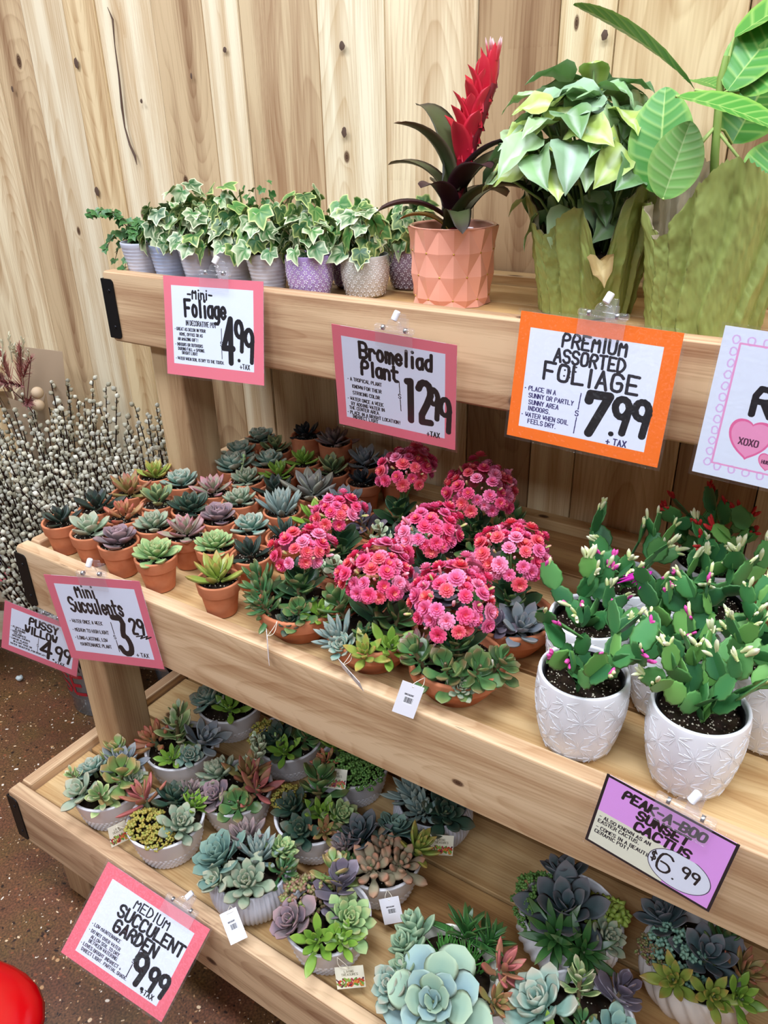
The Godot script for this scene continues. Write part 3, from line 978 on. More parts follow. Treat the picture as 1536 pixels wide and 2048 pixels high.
	lines(p, [["- FLUFFY WHITE", 0.105, 0.475], ["BLOOMING", 0.16, 0.52], ["- USED TO", 0.105, 0.565], ["CELEBRATE", 0.15, 0.61], ["SPECIAL EVENTS", 0.13, 0.66], ["- CAN BE PLACED", 0.1, 0.72], ["IN A DRY VASE OR", 0.15, 0.775], ["WATER. BEAUTIFUL FOR DISPLAY!", 0.115, 0.835]], 14, 1.6, ink, 0.85)
	dollar_rule(p, 0.47, 0.5, 0.82, 0.0, ink)
	letter(p, "4", 330, 366, 150, 13, ink, 0.8)
	letter(p, ".", 430, 362, 50, 8, ink)
	letter(p, "99", 450, 346, 118, 10, ink, 0.62)
	letter(p, "+TAX", 452, 386, 24, 2.4, ink, 0.9)
	sign_card(p, "pink framed sign reading Pussy Willow 4.99 in front of the galvanized bucket", Vector3(-0.2033, 0.4438, 0.5472), Vector3(-5.0, 20.1, -15.9), 0.205, 0.14, 0.02, 0.15, "price_sign", "clear clip holding the Pussy Willow sign")
	# a further pink card at the left
	p = card_pad(320, 262, Color("#ee7482"), 0.09, 0.1, 0.91, 0.9)
	sign_card(p, "pink framed sign, almost wholly out of view, before the weathered slatted stand", Vector3(-0.655, 0.485, 0.42), Vector3(-8.0, 24.0, -6.0), 0.19, 0.15, 0.0, 0.1, "price_sign", "clear clip holding the pink sign by the slatted stand")
	# Medium Succulent Garden
	p = card_pad(640, 538, Color("#f27683"), 0.1, 0.115, 0.905, 0.905, Color("#e8edfc"))
	letter(p, "MEDIUM", 235, 128, 50, 3.4, ink, 0.82)
	letter(p, "SUCCULENT", 175, 206, 62, 6.5, ink, 0.76)
	letter(p, "GARDEN", 190, 284, 62, 7, ink, 0.76)
	lines(p, [["• LOW MAINTENANCE", 0.12, 0.6], ["• DO NOT OVER WATER", 0.12, 0.665], ["ALLOW SOIL TO DRY", 0.165, 0.715], ["BETWEEN WATERING.", 0.165, 0.76], ["• LOVES BRIGHT INDIRECT +", 0.11, 0.815], ["DIRECT LIGHT. PARTIAL SHADE.", 0.14, 0.865]], 17, 1.5, Color("#3a3945"), 0.72)
	dollar_rule(p, 0.575, 0.5, 0.83, 0.0, ink)
	letter(p, "9", 380, 450, 150, 15, ink, 0.62, -0.03)
	letter(p, ".", 462, 452, 60, 9, ink)
	letter(p, "99", 478, 436, 112, 12, ink, 0.58, -0.04)
	letter(p, "+TAX", 470, 474, 26, 2.4, ink, 0.8)
	sign_card(p, "pink framed sign reading Medium Succulent Garden 9.99 on the lowest shelf", Vector3(0.4844, 0.2842, 0.8932), Vector3(-30.6, 22.9, -24.0), 0.214, 0.18, 0.045, 0.6, "price_sign", "clear clip with white knob holding the Medium Succulent Garden sign")
	# Sunset cactus
	p = Pad.new(640, 463, Color("#17101c"))
	p.box(14, 14, 626, 449, Color("#f5aefa"))
	p.box(14, 235, 400, 449, Color("#f4f4dc"))
	letter(p, "PEAK-A-BOO", 105, 92, 52, 7, ink, 0.84, 0.12)
	letter(p, "SUNSET", 195, 162, 52, 7, ink, 0.86, 0.1)
	letter(p, "CACTUS", 200, 234, 54, 7, ink, 0.9, 0.1)
	lines(p, [["- ALSO KNOWN AS AN", 0.05, 0.6], ["EASTER CACTUS.", 0.05, 0.665], ["- COMES IN A BEAUTIFUL", 0.05, 0.755], ["CERAMIC POT!", 0.05, 0.82]], 21, 1.9, Color("#22232a"), 0.82)
	for pass_ in 2:
		for yy in range(230, 463):
			var e := 1.0 - pow((yy - 332.0) / (112.0 - pass_ * 4), 2)
			if e > 0.0:
				e = sqrt(e) * (152.0 - pass_ * 4)
				p.box(int(455 - e), yy, mini(int(455 + e), 620), yy + 1, Color("#3a3148") if pass_ == 0 else Color("#f0f5ff"))
	letter(p, "$", 318, 344, 52, 3.5, ink, 0.55)
	letter(p, "6", 352, 388, 118, 5.5, ink, 0.8)
	letter(p, ".", 436, 392, 40, 5, ink)
	letter(p, "99", 468, 350, 66, 5.5, ink, 0.72)
	sign_card(p, "violet and cream sign with white oval priced 6.99 below the white cactus pots", Vector3(1.2491, 0.8073, 0.694), Vector3(-4.9, -2.3, -6.7), 0.148, 0.107, 0.014, 0.12, "price_sign", "clear clip with white knob holding the violet cactus sign")

func heart(p: Pad, c: Vector2, s: float, fill: Color, rim: Color) -> void:
	for pass_ in 2:
		var k := 1.0 if pass_ == 0 else 0.88
		for y in range(int(c.y - s), int(c.y + s * 1.2)):
			for x in range(int(c.x - s), int(c.x + s)):
				var a := (x - c.x) / (s * k) * 1.15; var b := -(y - c.y) / (s * k) * 1.1 + 0.12
				var f := a * a + b * b - 1.0
				if f * f * f - a * a * b * b * b < 0.0:
					var q := (y * p.w + x) * 3
					var col := rim if pass_ == 0 else fill
					p.d[q] = col.r8; p.d[q + 1] = col.g8; p.d[q + 2] = col.b8

# ---------------------------------------------------------------- leaves
# A fleshy leaf along +z, upper side +y. a: where it is widest (1 = middle, 2 = towards the tip), b: fullness of the outline, base: width at its foot,
# th: thickness, cup: how far the rims rise, curl: bend upwards along its length (radians).
func leaf(len_: float, wid: float, th: float, cols: Array, a := 1.4, b := 0.8, base := 0.35, cup := 0.15, curl := 0.3, nu := 7, ring := 8) -> ArrayMesh:
	var m := Mb.new()
	var rows := []; var cc := []
	var body: Color = cols[0]; var edge: Color = cols[1]; var tip: Color = cols[2]
	var pos := Vector2.ZERO   # (z, y)
	var ang := -curl * 0.5
	for r in nu + 1:
		var t := float(r) / nu
		if r > 0:
			ang += curl / nu
			pos += Vector2(cos(ang), sin(ang)) * len_ / nu
		var w := pow(maxf(sin(PI * pow(clampf(t, 0.0, 1.0), a)), 0.0), b)
		w = maxf(w, base * (1.0 - t * 1.6)) if t < 0.6 else w
		if r == nu: w = 0.02
		var hw := wid * 0.5 * w
		var hh := th * 0.5 * (0.35 + 0.65 * sqrt(clampf(w, 0.0, 1.0)))
		if r == nu: hh = th * 0.05
		var row := []; var cr := []
		for q in ring:
			var p := TAU * q / ring
			var x := cos(p)
			var y := sin(p) * (hh * (0.55 if sin(p) > 0.0 else 1.0)) + cup * x * x * hw
			row.append(Vector3(x * hw, pos.y + y * cos(ang), pos.x - y * sin(ang)))
			var e := clampf((absf(x) - 0.6) * 2.4, 0.0, 1.0)
			var c := body.lerp(tip, pow(t, 3.0) * 0.75).lerp(edge, e * 0.8)
			if r >= nu - 1: c = c.lerp(tip, 0.5)
			cr.append(c)
		rows.append(row); cc.append(cr)
	m.skin(rows, true, cc)
	return m.done()

# A thin blade given by half-outline points (distance from the midrib, along), with a fold and droop; colours: body, margin, rib.
func blade(half: Array, cols: Array, fold := 0.25, droop := 0.4, wave := 0.0, margin := 0.72, seed_ := 0) -> ArrayMesh:
	var m := Mb.new()
	var rr := RandomNumberGenerator.new()
	rr.seed = seed_
	var rows := []; var cc := []
	var n := half.size()
	for r in n:
		var w: float = half[r][0]; var z: float = half[r][1]
		var row := []; var cr := []
		var len_: float = half[-1][1]
		var t := clampf(z / len_, 0.0, 1.0)
		var bend := droop * t * t
		for q in 7:
			var s: float = [-1.0, -margin, -0.35, 0.0, 0.35, margin, 1.0][q]
			var x := s * w
			var y := absf(x) * fold - bend * len_ * 0.5 + wave * w * sin(t * 9.0 + s * 3.0 + seed_)
			row.append(Vector3(x, y, z * (1.0 - 0.25 * bend)))
			var c: Color = cols[0]
			if q == 3: c = cols[2]
			elif q == 0 or q == 6: c = cols[1]
			elif q == 1 or q == 5: c = cols[0].lerp(cols[1], rr.randf() * 0.55)
			cr.append(c)
		rows.append(row); cc.append(cr)
	m.skin(rows, false, cc)
	return m.done()

func petal_fan(n: int, r: float, w: float, lift: float, c0: Color, c1: Color, m: Mb, y := 0.0, turn := 0.0) -> void:
	for k in n:
		var a := TAU * k / n + turn
		var d := Vector3(cos(a), 0, sin(a)); var s := Vector3(-sin(a), 0, cos(a))
		var o := m.add(Vector3(0, y, 0), c0)
		var l := m.add(d * r * 0.6 + s * w * 0.5 + Vector3(0, y + lift * 0.5, 0), c1)
		var t1 := m.add(d * r + s * w * 0.28 + Vector3(0, y + lift, 0), c1.lightened(0.06))
		var t2 := m.add(d * r - s * w * 0.28 + Vector3(0, y + lift, 0), c1.lightened(0.06))
		var e := m.add(d * r * 0.6 - s * w * 0.5 + Vector3(0, y + lift * 0.5, 0), c1)
		m.tri(o, l, t1); m.tri(o, t1, t2); m.tri(o, t2, e)

# Leaves in a spiral. sp: {leaf: [meshes], n, r (spread of feet), in_tilt, out_tilt (degrees above level), in_scale, rise, mat}
func rosette(parent: Node, sp: Dictionary, xf := Transform3D(), name_ := "leaf") -> void:
	var n: int = sp.n
	for k in n:
		var f := float(k) / maxf(n - 1, 1)          # 0 outermost, 1 innermost
		var az: float = k * 2.39996 + sp.get("turn", 0.0) + jit(sp.get("mess", 0.12))
		var tilt := deg_to_rad(lerpf(sp.out_tilt, sp.in_tilt, pow(f, 0.8)) + jit(sp.get("mess", 0.12) * 40.0))
		var sc := lerpf(1.0, sp.in_scale, pow(f, 1.2)) * R.randf_range(0.93, 1.07)
		var b := Basis(Vector3.UP, az) * Basis(Vector3.RIGHT, -tilt) * Basis(Vector3.BACK, jit(0.2))
		var foot: Vector3 = Vector3(sin(az), 0, cos(az)) * sp.r * (1.0 - f) + Vector3(0, sp.rise * f, 0)
		var ms: Array = sp.leaf
		part(name_, ms[k % ms.size()], sp.mat, parent, xf * Transform3D(b.scaled(Vector3.ONE * sc), foot))

func stem(parent: Node, path: Array, r0: float, r1: float, col: Color, called := "stem") -> MeshInstance3D:
	var m := Mb.new()
	var rad := []
	for k in path.size(): rad.append(lerpf(r0, r1, float(k) / (path.size() - 1)))
	m.tube(path, rad, 7, col)
	return part(called, m.done(), MT.leaf, parent)

func soil_mesh(r: float, seed_: int, perlite := 0.12) -> ArrayMesh:
	var m := Mb.new()
	var rr := RandomNumberGenerator.new()
	rr.seed = seed_
	var rows := []; var cc := []
	for q in 9:
		var row := []; var cr := []
		for k in 28:
			var a := TAU * k / 28
			var rad := r * q / 8.0
			row.append(Vector3(cos(a) * rad, rr.randf_range(-0.0015, 0.002) - (0.003 if q == 8 else 0.0), sin(a) * rad))
			var g := rr.randf_range(0.6, 1.3)
			cr.append(Color(0.022, 0.015, 0.010) * g)
		rows.append(row); cc.append(cr)
	rows.reverse(); cc.reverse()
	m.skin(rows, true, cc, true)
	for k in int(170 * (1.0 + perlite * 3.0)):   # crumbs
		var a := rr.randf() * TAU; var d := sqrt(rr.randf()) * r * 0.95
		var s := rr.randf_range(0.0006, 0.0017)
		var c := Color(0.03, 0.02, 0.014) * rr.randf_range(0.5, 1.8) if rr.randf() > perlite * 2.0 else Color(0.5, 0.45, 0.33)
		var p := Vector3(cos(a) * d, 0.001, sin(a) * d)
		var b := m.v.size()
		for o in [Vector3(s, 0, 0), Vector3(0, 0, s), Vector3(-s, 0, 0), Vector3(0, 0, -s), Vector3(0, s * 1.2, 0)]: m.add(p + o, c)
		for q in 4: m.tri(b + q, b + 4, b + (q + 1) % 4)
	return m.done()

func lathe_mesh(prof: Array, n := 40) -> ArrayMesh:
	var m := Mb.new()
	m.lathe(prof, n)
	return m.done()

# ---------------------------------------------------------------- small succulents in terracotta
func col3(a: String, b: String, c: String) -> Array:
	return [hexl(a), hexl(b), hexl(c)]

var SP := {}
func make_species() -> void:
	# each: leaves and how they sit; sizes in metres for a 8 cm pot
	SP.blue = {"leaf": [leaf(0.033, 0.021, 0.0065, col3("#8fb9b0", "#b9d2c6", "#c7b8a8"), 1.7, 0.7, 0.4, 0.25, 0.5), leaf(0.031, 0.022, 0.0065, col3("#7fa9a4", "#a9c6be", "#b0b0a0"), 1.7, 0.7, 0.4, 0.3, 0.5)], "n": 24, "r": 0.007, "in_tilt": 78.0, "out_tilt": 16.0, "in_scale": 0.42, "rise": 0.012, "mat": MT.leaf_matte}
	SP.green = {"leaf": [leaf(0.030, 0.017, 0.006, col3("#93bb7d", "#b4d39a", "#b9c98f"), 1.6, 0.75, 0.4, 0.25, 0.45), leaf(0.030, 0.016, 0.006, col3("#83ae72", "#a6c890", "#c0bb86"), 1.6, 0.75, 0.4, 0.2, 0.45)], "n": 34, "r": 0.008, "in_tilt": 80.0, "out_tilt": 8.0, "in_scale": 0.34, "rise": 0.011, "mat": MT.leaf_matte}
	SP.greygreen = {"leaf": [leaf(0.030, 0.016, 0.0075, col3("#93ab93", "#adbfa6", "#b7b09a"), 1.5, 0.75, 0.45, 0.12, 0.4), leaf(0.029, 0.016, 0.0075, col3("#879f8c", "#a2b5a0", "#b0a894"), 1.5, 0.75, 0.45, 0.12, 0.4)], "n": 26, "r": 0.008, "in_tilt": 78.0, "out_tilt": 12.0, "in_scale": 0.42, "rise": 0.012, "mat": MT.leaf_matte}
	SP.purple = {"leaf": [leaf(0.034, 0.028, 0.005, col3("#83797f", "#b3949a", "#b8949a"), 1.6, 0.6, 0.4, 0.3, 0.5), leaf(0.033, 0.027, 0.005, col3("#786f7e", "#aa8c96", "#ab8a94"), 1.6, 0.6, 0.4, 0.35, 0.5)], "n": 18, "r": 0.007, "in_tilt": 76.0, "out_tilt": 14.0, "in_scale": 0.42, "rise": 0.012, "mat": MT.leaf_matte}
	SP.dark = {"leaf": [leaf(0.034, 0.015, 0.006, col3("#2f4136", "#3c5142", "#43392f"), 1.1, 0.85, 0.5, 0.2, 0.35), leaf(0.033, 0.014, 0.006, col3("#27352f", "#33463a", "#2d2a26"), 1.1, 0.85, 0.5, 0.2, 0.35)], "n": 14, "r": 0.008, "in_tilt": 74.0, "out_tilt": 20.0, "in_scale": 0.5, "rise": 0.012, "mat": MT.leaf}
	SP.black = {"leaf": [leaf(0.034, 0.016, 0.006, col3("#232c30", "#2c383a", "#332a2c"), 1.3, 0.8, 0.45, 0.2, 0.4), leaf(0.032, 0.015, 0.006, col3("#1f2529", "#273034", "#2b2226"), 1.3, 0.8, 0.45, 0.2, 0.4)], "n": 16, "r": 0.008, "in_tilt": 74.0, "out_tilt": 18.0, "in_scale": 0.45, "rise": 0.012, "mat": MT.leaf}
	SP.darkround = {"leaf": [leaf(0.033, 0.019, 0.007, col3("#34503f", "#43614a", "#5a5340"), 1.3, 0.75, 0.45, 0.2, 0.45), leaf(0.033, 0.018, 0.007, col3("#2b443a", "#3b5746", "#44493a"), 1.3, 0.75, 0.45, 0.2, 0.45)], "n": 20, "r": 0.008, "in_tilt": 74.0, "out_tilt": 14.0, "in_scale": 0.45, "rise": 0.012, "mat": MT.leaf}
	SP.lime = {"leaf": [leaf(0.042, 0.016, 0.008, col3("#94a84a", "#a9b85c", "#b88d4c"), 1.0, 0.9, 0.6, 0.2, 0.3), leaf(0.040, 0.016, 0.008, col3("#869f45", "#9fb155", "#a98a4a"), 1.0, 0.9, 0.6, 0.2, 0.3)], "n": 16, "r": 0.007, "in_tilt": 78.0, "out_tilt": 22.0, "in_scale": 0.5, "rise": 0.012, "mat": MT.leaf_gloss}
	SP.olive = {"leaf": [leaf(0.040, 0.014, 0.007, col3("#8d8a4e", "#9b8650", "#a85f48"), 1.0, 0.9, 0.6, 0.2, 0.3), leaf(0.038, 0.014, 0.007, col3("#94774a", "#a06c4c", "#a4584a"), 1.0, 0.9, 0.6, 0.2, 0.3)], "n": 16, "r": 0.007, "in_tilt": 76.0, "out_tilt": 18.0, "in_scale": 0.5, "rise": 0.012, "mat": MT.leaf}
	SP.pinkgreen = {"leaf": [leaf(0.038, 0.016, 0.006, col3("#8f9a78", "#b08884", "#bf7d80"), 1.1, 0.85, 0.5, 0.2, 0.35), leaf(0.036, 0.016, 0.006, col3("#9a8a80", "#b77f84", "#c0747c"), 1.1, 0.85, 0.5, 0.2, 0.35)], "n": 18, "r": 0.007, "in_tilt": 76.0, "out_tilt": 14.0, "in_scale": 0.45, "rise": 0.012, "mat": MT.leaf}
	SP.mauve = {"leaf": [leaf(0.036, 0.014, 0.006, col3("#857279", "#9c878b", "#a98d8c"), 1.2, 0.85, 0.5, 0.2, 0.4), leaf(0.035, 0.013, 0.006, col3("#776a6c", "#8f7f80", "#9a8684"), 1.2, 0.85, 0.5, 0.2, 0.4)], "n": 24, "r": 0.008, "in_tilt": 78.0, "out_tilt": 10.0, "in_scale": 0.42, "rise": 0.012, "mat": MT.leaf_matte}
	SP.ghost = {"leaf": [leaf(0.040, 0.027, 0.008, col3("#a7b9a8", "#bfcbb4", "#c2b9a6"), 1.35, 0.75, 0.4, 0.2, 0.35), leaf(0.037, 0.024, 0.008, col3("#9bb39c", "#b3c6a8", "#bfb49e"), 1.35, 0.75, 0.4, 0.2, 0.35)], "n": 13, "r": 0.007, "in_tilt": 74.0, "out_tilt": 22.0, "in_scale": 0.45, "rise": 0.012, "mat": MT.leaf_matte}
	SP.bluegrey = {"leaf": [leaf(0.046, 0.021, 0.006, col3("#8b97a3", "#a3adb0", "#a7a3a6"), 1.25, 0.8, 0.45, 0.25, 0.4), leaf(0.043, 0.020, 0.006, col3("#7f8b9c", "#98a3ac", "#9c969e"), 1.25, 0.8, 0.45, 0.25, 0.4)], "n": 17, "r": 0.007, "in_tilt": 76.0, "out_tilt": 24.0, "in_scale": 0.42, "rise": 0.014, "mat": MT.leaf_matte}
	SP.grey = {"leaf": [leaf(0.048, 0.020, 0.007, col3("#9a9c98", "#b2b7a9", "#b4ab9c"), 1.2, 0.8, 0.45, 0.25, 0.4), leaf(0.045, 0.019, 0.007, col3("#8c8d92", "#a5a8a2", "#a69c98"), 1.2, 0.8, 0.45, 0.25, 0.4)], "n": 18, "r": 0.007, "in_tilt": 74.0, "out_tilt": 24.0, "in_scale": 0.42, "rise": 0.014, "mat": MT.leaf_matte}
	SP.agave = {"leaf": [leaf(0.038, 0.011, 0.006, col3("#8fa6a8", "#a9bbb8", "#b0b3aa"), 1.1, 0.8, 0.6, 0.3, 0.25), leaf(0.036, 0.010, 0.006, col3("#819a9e", "#9db2b0", "#a5a8a0"), 1.1, 0.8, 0.6, 0.3, 0.25)], "n": 26, "r": 0.012, "in_tilt": 82.0, "out_tilt": 34.0, "in_scale": 0.7, "rise": 0.008, "mat": MT.leaf_matte}
	SP.bright = {"leaf": [leaf(0.038, 0.014, 0.007, col3("#7ba23c", "#8fb44a", "#8fa745"), 1.2, 0.8, 0.5, 0.25, 0.45), leaf(0.035, 0.014, 0.007, col3("#6c9636", "#83ab45", "#839f41"), 1.2, 0.8, 0.5, 0.25, 0.45)], "n": 14, "r": 0.007, "in_tilt": 74.0, "out_tilt": 18.0, "in_scale": 0.5, "rise": 0.014, "mat": MT.leaf_gloss}
	SP.varieg = {"leaf": [leaf(0.036, 0.017, 0.0055, col3("#4d6a48", "#c9c88c", "#a8ad72"), 1.3, 0.75, 0.4, 0.3, 0.45), leaf(0.034, 0.017, 0.0055, col3("#3f5f42", "#8fa56c", "#8d9a62"), 1.3, 0.75, 0.4, 0.3, 0.45)], "n": 13, "r": 0.008, "in_tilt": 72.0, "out_tilt": 24.0, "in_scale": 0.55, "rise": 0.016, "mat": MT.leaf}
	SP.orange = {"leaf": [leaf(0.032, 0.012, 0.009, col3("#b07a55", "#b86a50", "#b9554c"), 1.2, 0.7, 0.6, 0.05, 0.3), leaf(0.030, 0.012, 0.009, col3("#a98a58", "#b4774f", "#b35f4a"), 1.2, 0.7, 0.6, 0.05, 0.3)], "n": 15, "r": 0.013, "in_tilt": 76.0, "out_tilt": 12.0, "in_scale": 0.6, "rise": 0.014, "mat": MT.leaf}
	SP.gasteria = {"leaf": [leaf(0.036, 0.013, 0.007, col3("#31443b", "#41574a", "#4f5a48"), 0.9, 0.8, 0.7, 0.25, -0.1), leaf(0.034, 0.012, 0.007, col3("#2a3a35", "#394d43", "#465043"), 0.9, 0.8, 0.7, 0.25, -0.1)], "n": 11, "r": 0.006, "in_tilt": 80.0, "out_tilt": 34.0, "in_scale": 0.7, "rise": 0.008, "mat": MT.leaf}

func terracotta_pot(h: float, r: float) -> ArrayMesh:
	var b := r * 0.66
	return lathe_mesh([Vector2(0.0001, 0.0005), Vector2(b - 0.003, 0.0), Vector2(b, 0.002), Vector2(r - 0.0065, h * 0.66), Vector2(r - 0.0052, h * 0.665), Vector2(r - 0.0035, h * 0.675), Vector2(r - 0.001, h - 0.002), Vector2(r - 0.002, h), Vector2(r - 0.005, h), Vector2(r - 0.006, h - 0.002), Vector2(r - 0.0085, h * 0.6), Vector2(0.0001, h * 0.58)], 36)

func build_minis() -> void:
	make_species()
	var pots := {}
	var soils := [soil_mesh(0.0335, 1), soil_mesh(0.0335, 2), soil_mesh(0.0335, 3)]
	var rows := [
		["dark", 0.079, 0.597, 0.066, 0.95, "dark green spiky succulent in small terracotta pot at the shelf's corner"],
		["ghost", 0.164, 0.597, 0.066, 1.0, "pale grey-green broad-leaved succulent in small terracotta pot above the Mini Succulents sign"],
		["purple", 0.243, 0.597, 0.066, 1.0, "mauve rosette in terracotta pot at the front edge above the Mini Succulents sign"],
		["green", 0.341, 0.597, 0.066, 1.1, "light green full rosette in terracotta pot at the front edge, no pot before it"],
		["lime", 0.491, 0.597, 0.066, 1.05, "lime pointed-leaf succulent in terracotta pot standing alone at the front edge"],
		["dark", 0.094, 0.524, 0.066, 1.15, "dark spiky star succulent in terracotta pot beside the willow stems"],
		["orange", 0.172, 0.523, 0.066, 1.0, "orange-red fleshy sedum in small terracotta pot behind the pale grey-green one"],
		["olive", 0.094, 0.444, 0.066, 1.1, "olive-brown star succulent in terracotta pot near the rack's end"],
		["lime", 0.073, 0.354, 0.066, 0.9, "yellow-green star succulent in terracotta pot at the foot of the post"],
		["blue", 0.153, 0.354, 0.066, 1.0, "pale blue rosette in terracotta pot in front of the post"],
		["varieg", 0.182, 0.445, 0.066, 1.05, "dark green cream-edged succulent in terracotta pot beside the olive-brown star"],
		["darkround", 0.260, 0.434, 0.066, 1.1, "deep green round-leaved rosette in terracotta pot between cream-edged plant and mauve rosette"],
		["greygreen", 0.250, 0.519, 0.066, 1.0, "grey-green plump rosette in terracotta pot behind the light green front rosette"],
		["pinkgreen", 0.329, 0.512, 0.066, 1.1, "pink-tipped green star in terracotta pot directly behind the light green front rosette"],
		["pinkgreen", 0.241, 0.350, 0.066, 1.0, "dusty pink pointed rosette in terracotta pot beside the pale blue rosette by the post"],
		["purple", 0.338, 0.433, 0.066, 0.95, "mauve rosette in terracotta pot amid the middle rows of small succulents"],
		["green", 0.407, 0.515, 0.066, 1.0, "light green rosette with pale heart in terracotta pot behind the lime pointed plant"],
		["dark", 0.485, 0.508, 0.066, 0.95, "small dark star in terracotta pot directly behind the lime pointed plant"],
		["blue", 0.417, 0.431, 0.066, 0.95, "blue-green flat rosette in terracotta pot beside the mauve rosette of the middle rows"],
		["greygreen", 0.320, 0.356, 0.066, 1.0, "grey-green rosette in terracotta pot beside the dusty pink one"],
		["blue", 0.194, 0.236, 0.066, 1.15, "large pale turquoise rosette in terracotta pot beside the post"],
		["blue", 0.150, 0.166, 0.066, 1.0, "turquoise cupped rosette in terracotta pot behind the large pale turquoise one"],
		["greygreen", 0.263, 0.272, 0.066, 0.95, "grey-green rosette with a pale flower stalk in terracotta pot"],
		["blue", 0.134, 0.078, 0.068, 0.95, "blue-green open rosette in terracotta pot in the corner by the plank wall"],
		["blue", 0.245, 0.178, 0.066, 1.0, "blue-green cupped rosette in terracotta pot beside the flower-stalk one"],
		["black", 0.277, 0.078, 0.105, 0.95, "nearly black pointed succulent in tall terracotta pot against the plank wall"],
		["mauve", 0.356, 0.078, 0.103, 1.05, "purple-brown spiky rosette in tall terracotta pot under the Bromeliad sign"],
		["varieg", 0.206, 0.110, 0.066, 0.9, "cream-edged small succulent in terracotta pot near the plank wall"],
		["bright", 0.317, 0.146, 0.072, 0.9, "fresh green upright succulent in terracotta pot before the purple-brown rosette"],
		["bright", 0.310, 0.221, 0.066, 0.95, "bright green star succulent in terracotta pot in the rear rows"],
		["varieg", 0.395, 0.146, 0.066, 1.05, "dark green paddle-leaved succulent with pale margins in terracotta pot under the Bromeliad sign"],
		["bluegrey", 0.435, 0.078, 0.068, 0.95, "slate-blue rosette in terracotta pot against the wall beside the largest slate-blue one"],
		["bluegrey", 0.513, 0.080, 0.069, 1.1, "slate-blue wide open rosette in terracotta pot beside the rear pink flowers"],
		["dark", 0.355, 0.286, 0.066, 1.1, "dark green pointed succulent in terracotta pot between grey-green and big grey rosettes"],
		["grey", 0.428, 0.257, 0.066, 1.2, "big silvery grey long-leaved rosette in terracotta pot"],
		["black", 0.482, 0.153, 0.066, 0.9, "blackish rosette in terracotta pot just behind the rear pink flowers"],
		["agave", 0.421, 0.346, 0.066, 1.1, "blue upright narrow-leaved succulent in terracotta pot before the big grey rosette"],
		["bluegrey", 0.506, 0.259, 0.066, 0.85, "slate-blue low rosette in terracotta pot beside the big grey one"],
		["bright", 0.509, 0.348, 0.066, 1.1, "glossy bright green succulent in terracotta pot beside a pink flower cluster"],
		["gasteria", 0.495, 0.425, 0.066, 1.0, "dark stiff tongue-leaved succulent in terracotta pot behind the leftmost flower bowl"],
	]
	rows[-1][5] = "dark stiff tongue-leaved succulent in terracotta pot before the glossy bright green one"
	var n := 0
	for a in rows:
		var t := thing("potted_succulent", a[5], "potted plant", Vector3(a[1], DM + 0.0006, a[2]), R.randf() * TAU, "small succulents in terracotta pots")
		if not pots.has(a[3]): pots[a[3]] = terracotta_pot(a[3], 0.0388)
		part("pot", pots[a[3]], MT.terracotta, t)
		part("soil", soils[n % 3], MT.soil, t, at3(0, a[3] - 0.008, 0))
		var sp: Dictionary = SP[a[0]].duplicate()
		sp.turn = R.randf() * TAU
		rosette(t, sp, Transform3D(Basis(Vector3.RIGHT, jit(0.1)).scaled(Vector3.ONE * a[4] * 1.22), Vector3(0, a[3] - 0.006, 0)))
		if n == 22:
			var path := []
			for q in 7: path.append(Vector3(0.006 + 0.004 * sin(q * 0.8), a[3] + 0.008 * q, 0.004))
			stem(t, path, 0.002, 0.0014, hexl("#a9b98a"), "flower_stalk")
			for q in 5: part("bud", SP.green.leaf[0], MT.leaf_matte, t, Transform3D(Basis(Vector3.UP, q * 1.4) * Basis(Vector3.RIGHT, -0.9).scaled(Vector3.ONE * 0.3), path[6 - q % 3]))
		n += 1

# ---------------------------------------------------------------- top shelf
func ivy_leaf(len_: float, green: Color, cream: Color, cream_share: float, seed_: int) -> ArrayMesh:
	var m := Mb.new()
	var rr := RandomNumberGenerator.new()
	rr.seed = seed_
	var half := [[0, 1.0], [13, 0.76], [29, 0.62], [50, 0.8], [66, 0.66], [86, 0.52], [112, 0.62], [136, 0.48], [160, 0.32]]
	var ang := []; var rad := []
	for p in half:
		ang.append(deg_to_rad(p[0])); rad.append(p[1] * rr.randf_range(0.92, 1.06))
	ang.append(PI); rad.append(0.12)
	for k in range(half.size() - 1, 0, -1):
		ang.append(-deg_to_rad(half[k][0])); rad.append(half[k][1] * rr.randf_range(0.92, 1.06))
	var n := ang.size()
	var droop := rr.randf_range(0.15, 0.5)
	var fold := rr.randf_range(0.05, 0.35)
	var rows := []; var cc := []
	for s in [0.0, 0.42, 0.84, 1.0]:
		var row := []; var cr := []
		for k in n:
			var x: float = sin(ang[k]) * rad[k] * s * len_; var z: float = cos(ang[k]) * rad[k] * s * len_
			row.append(Vector3(x, absf(x) * fold - droop * z * absf(z) / len_ + rr.randf_range(-0.02, 0.02) * len_ * s, z))
			var c := green * rr.randf_range(0.85, 1.15)
			if s > 0.9: c = cream
			elif s > 0.6: c = green.lerp(cream, rr.randf() * cream_share)
			elif s > 0.3 and rr.randf() < cream_share * 0.35: c = green.lerp(cream, 0.6)
			if (k == 0 or k == 3 or k == n - 3) and s < 0.8: c = green.lerp(cream, 0.25)
			cr.append(c)
		rows.append(row); cc.append(cr)
	m.skin(rows, true, cc, false)
	return m.done()

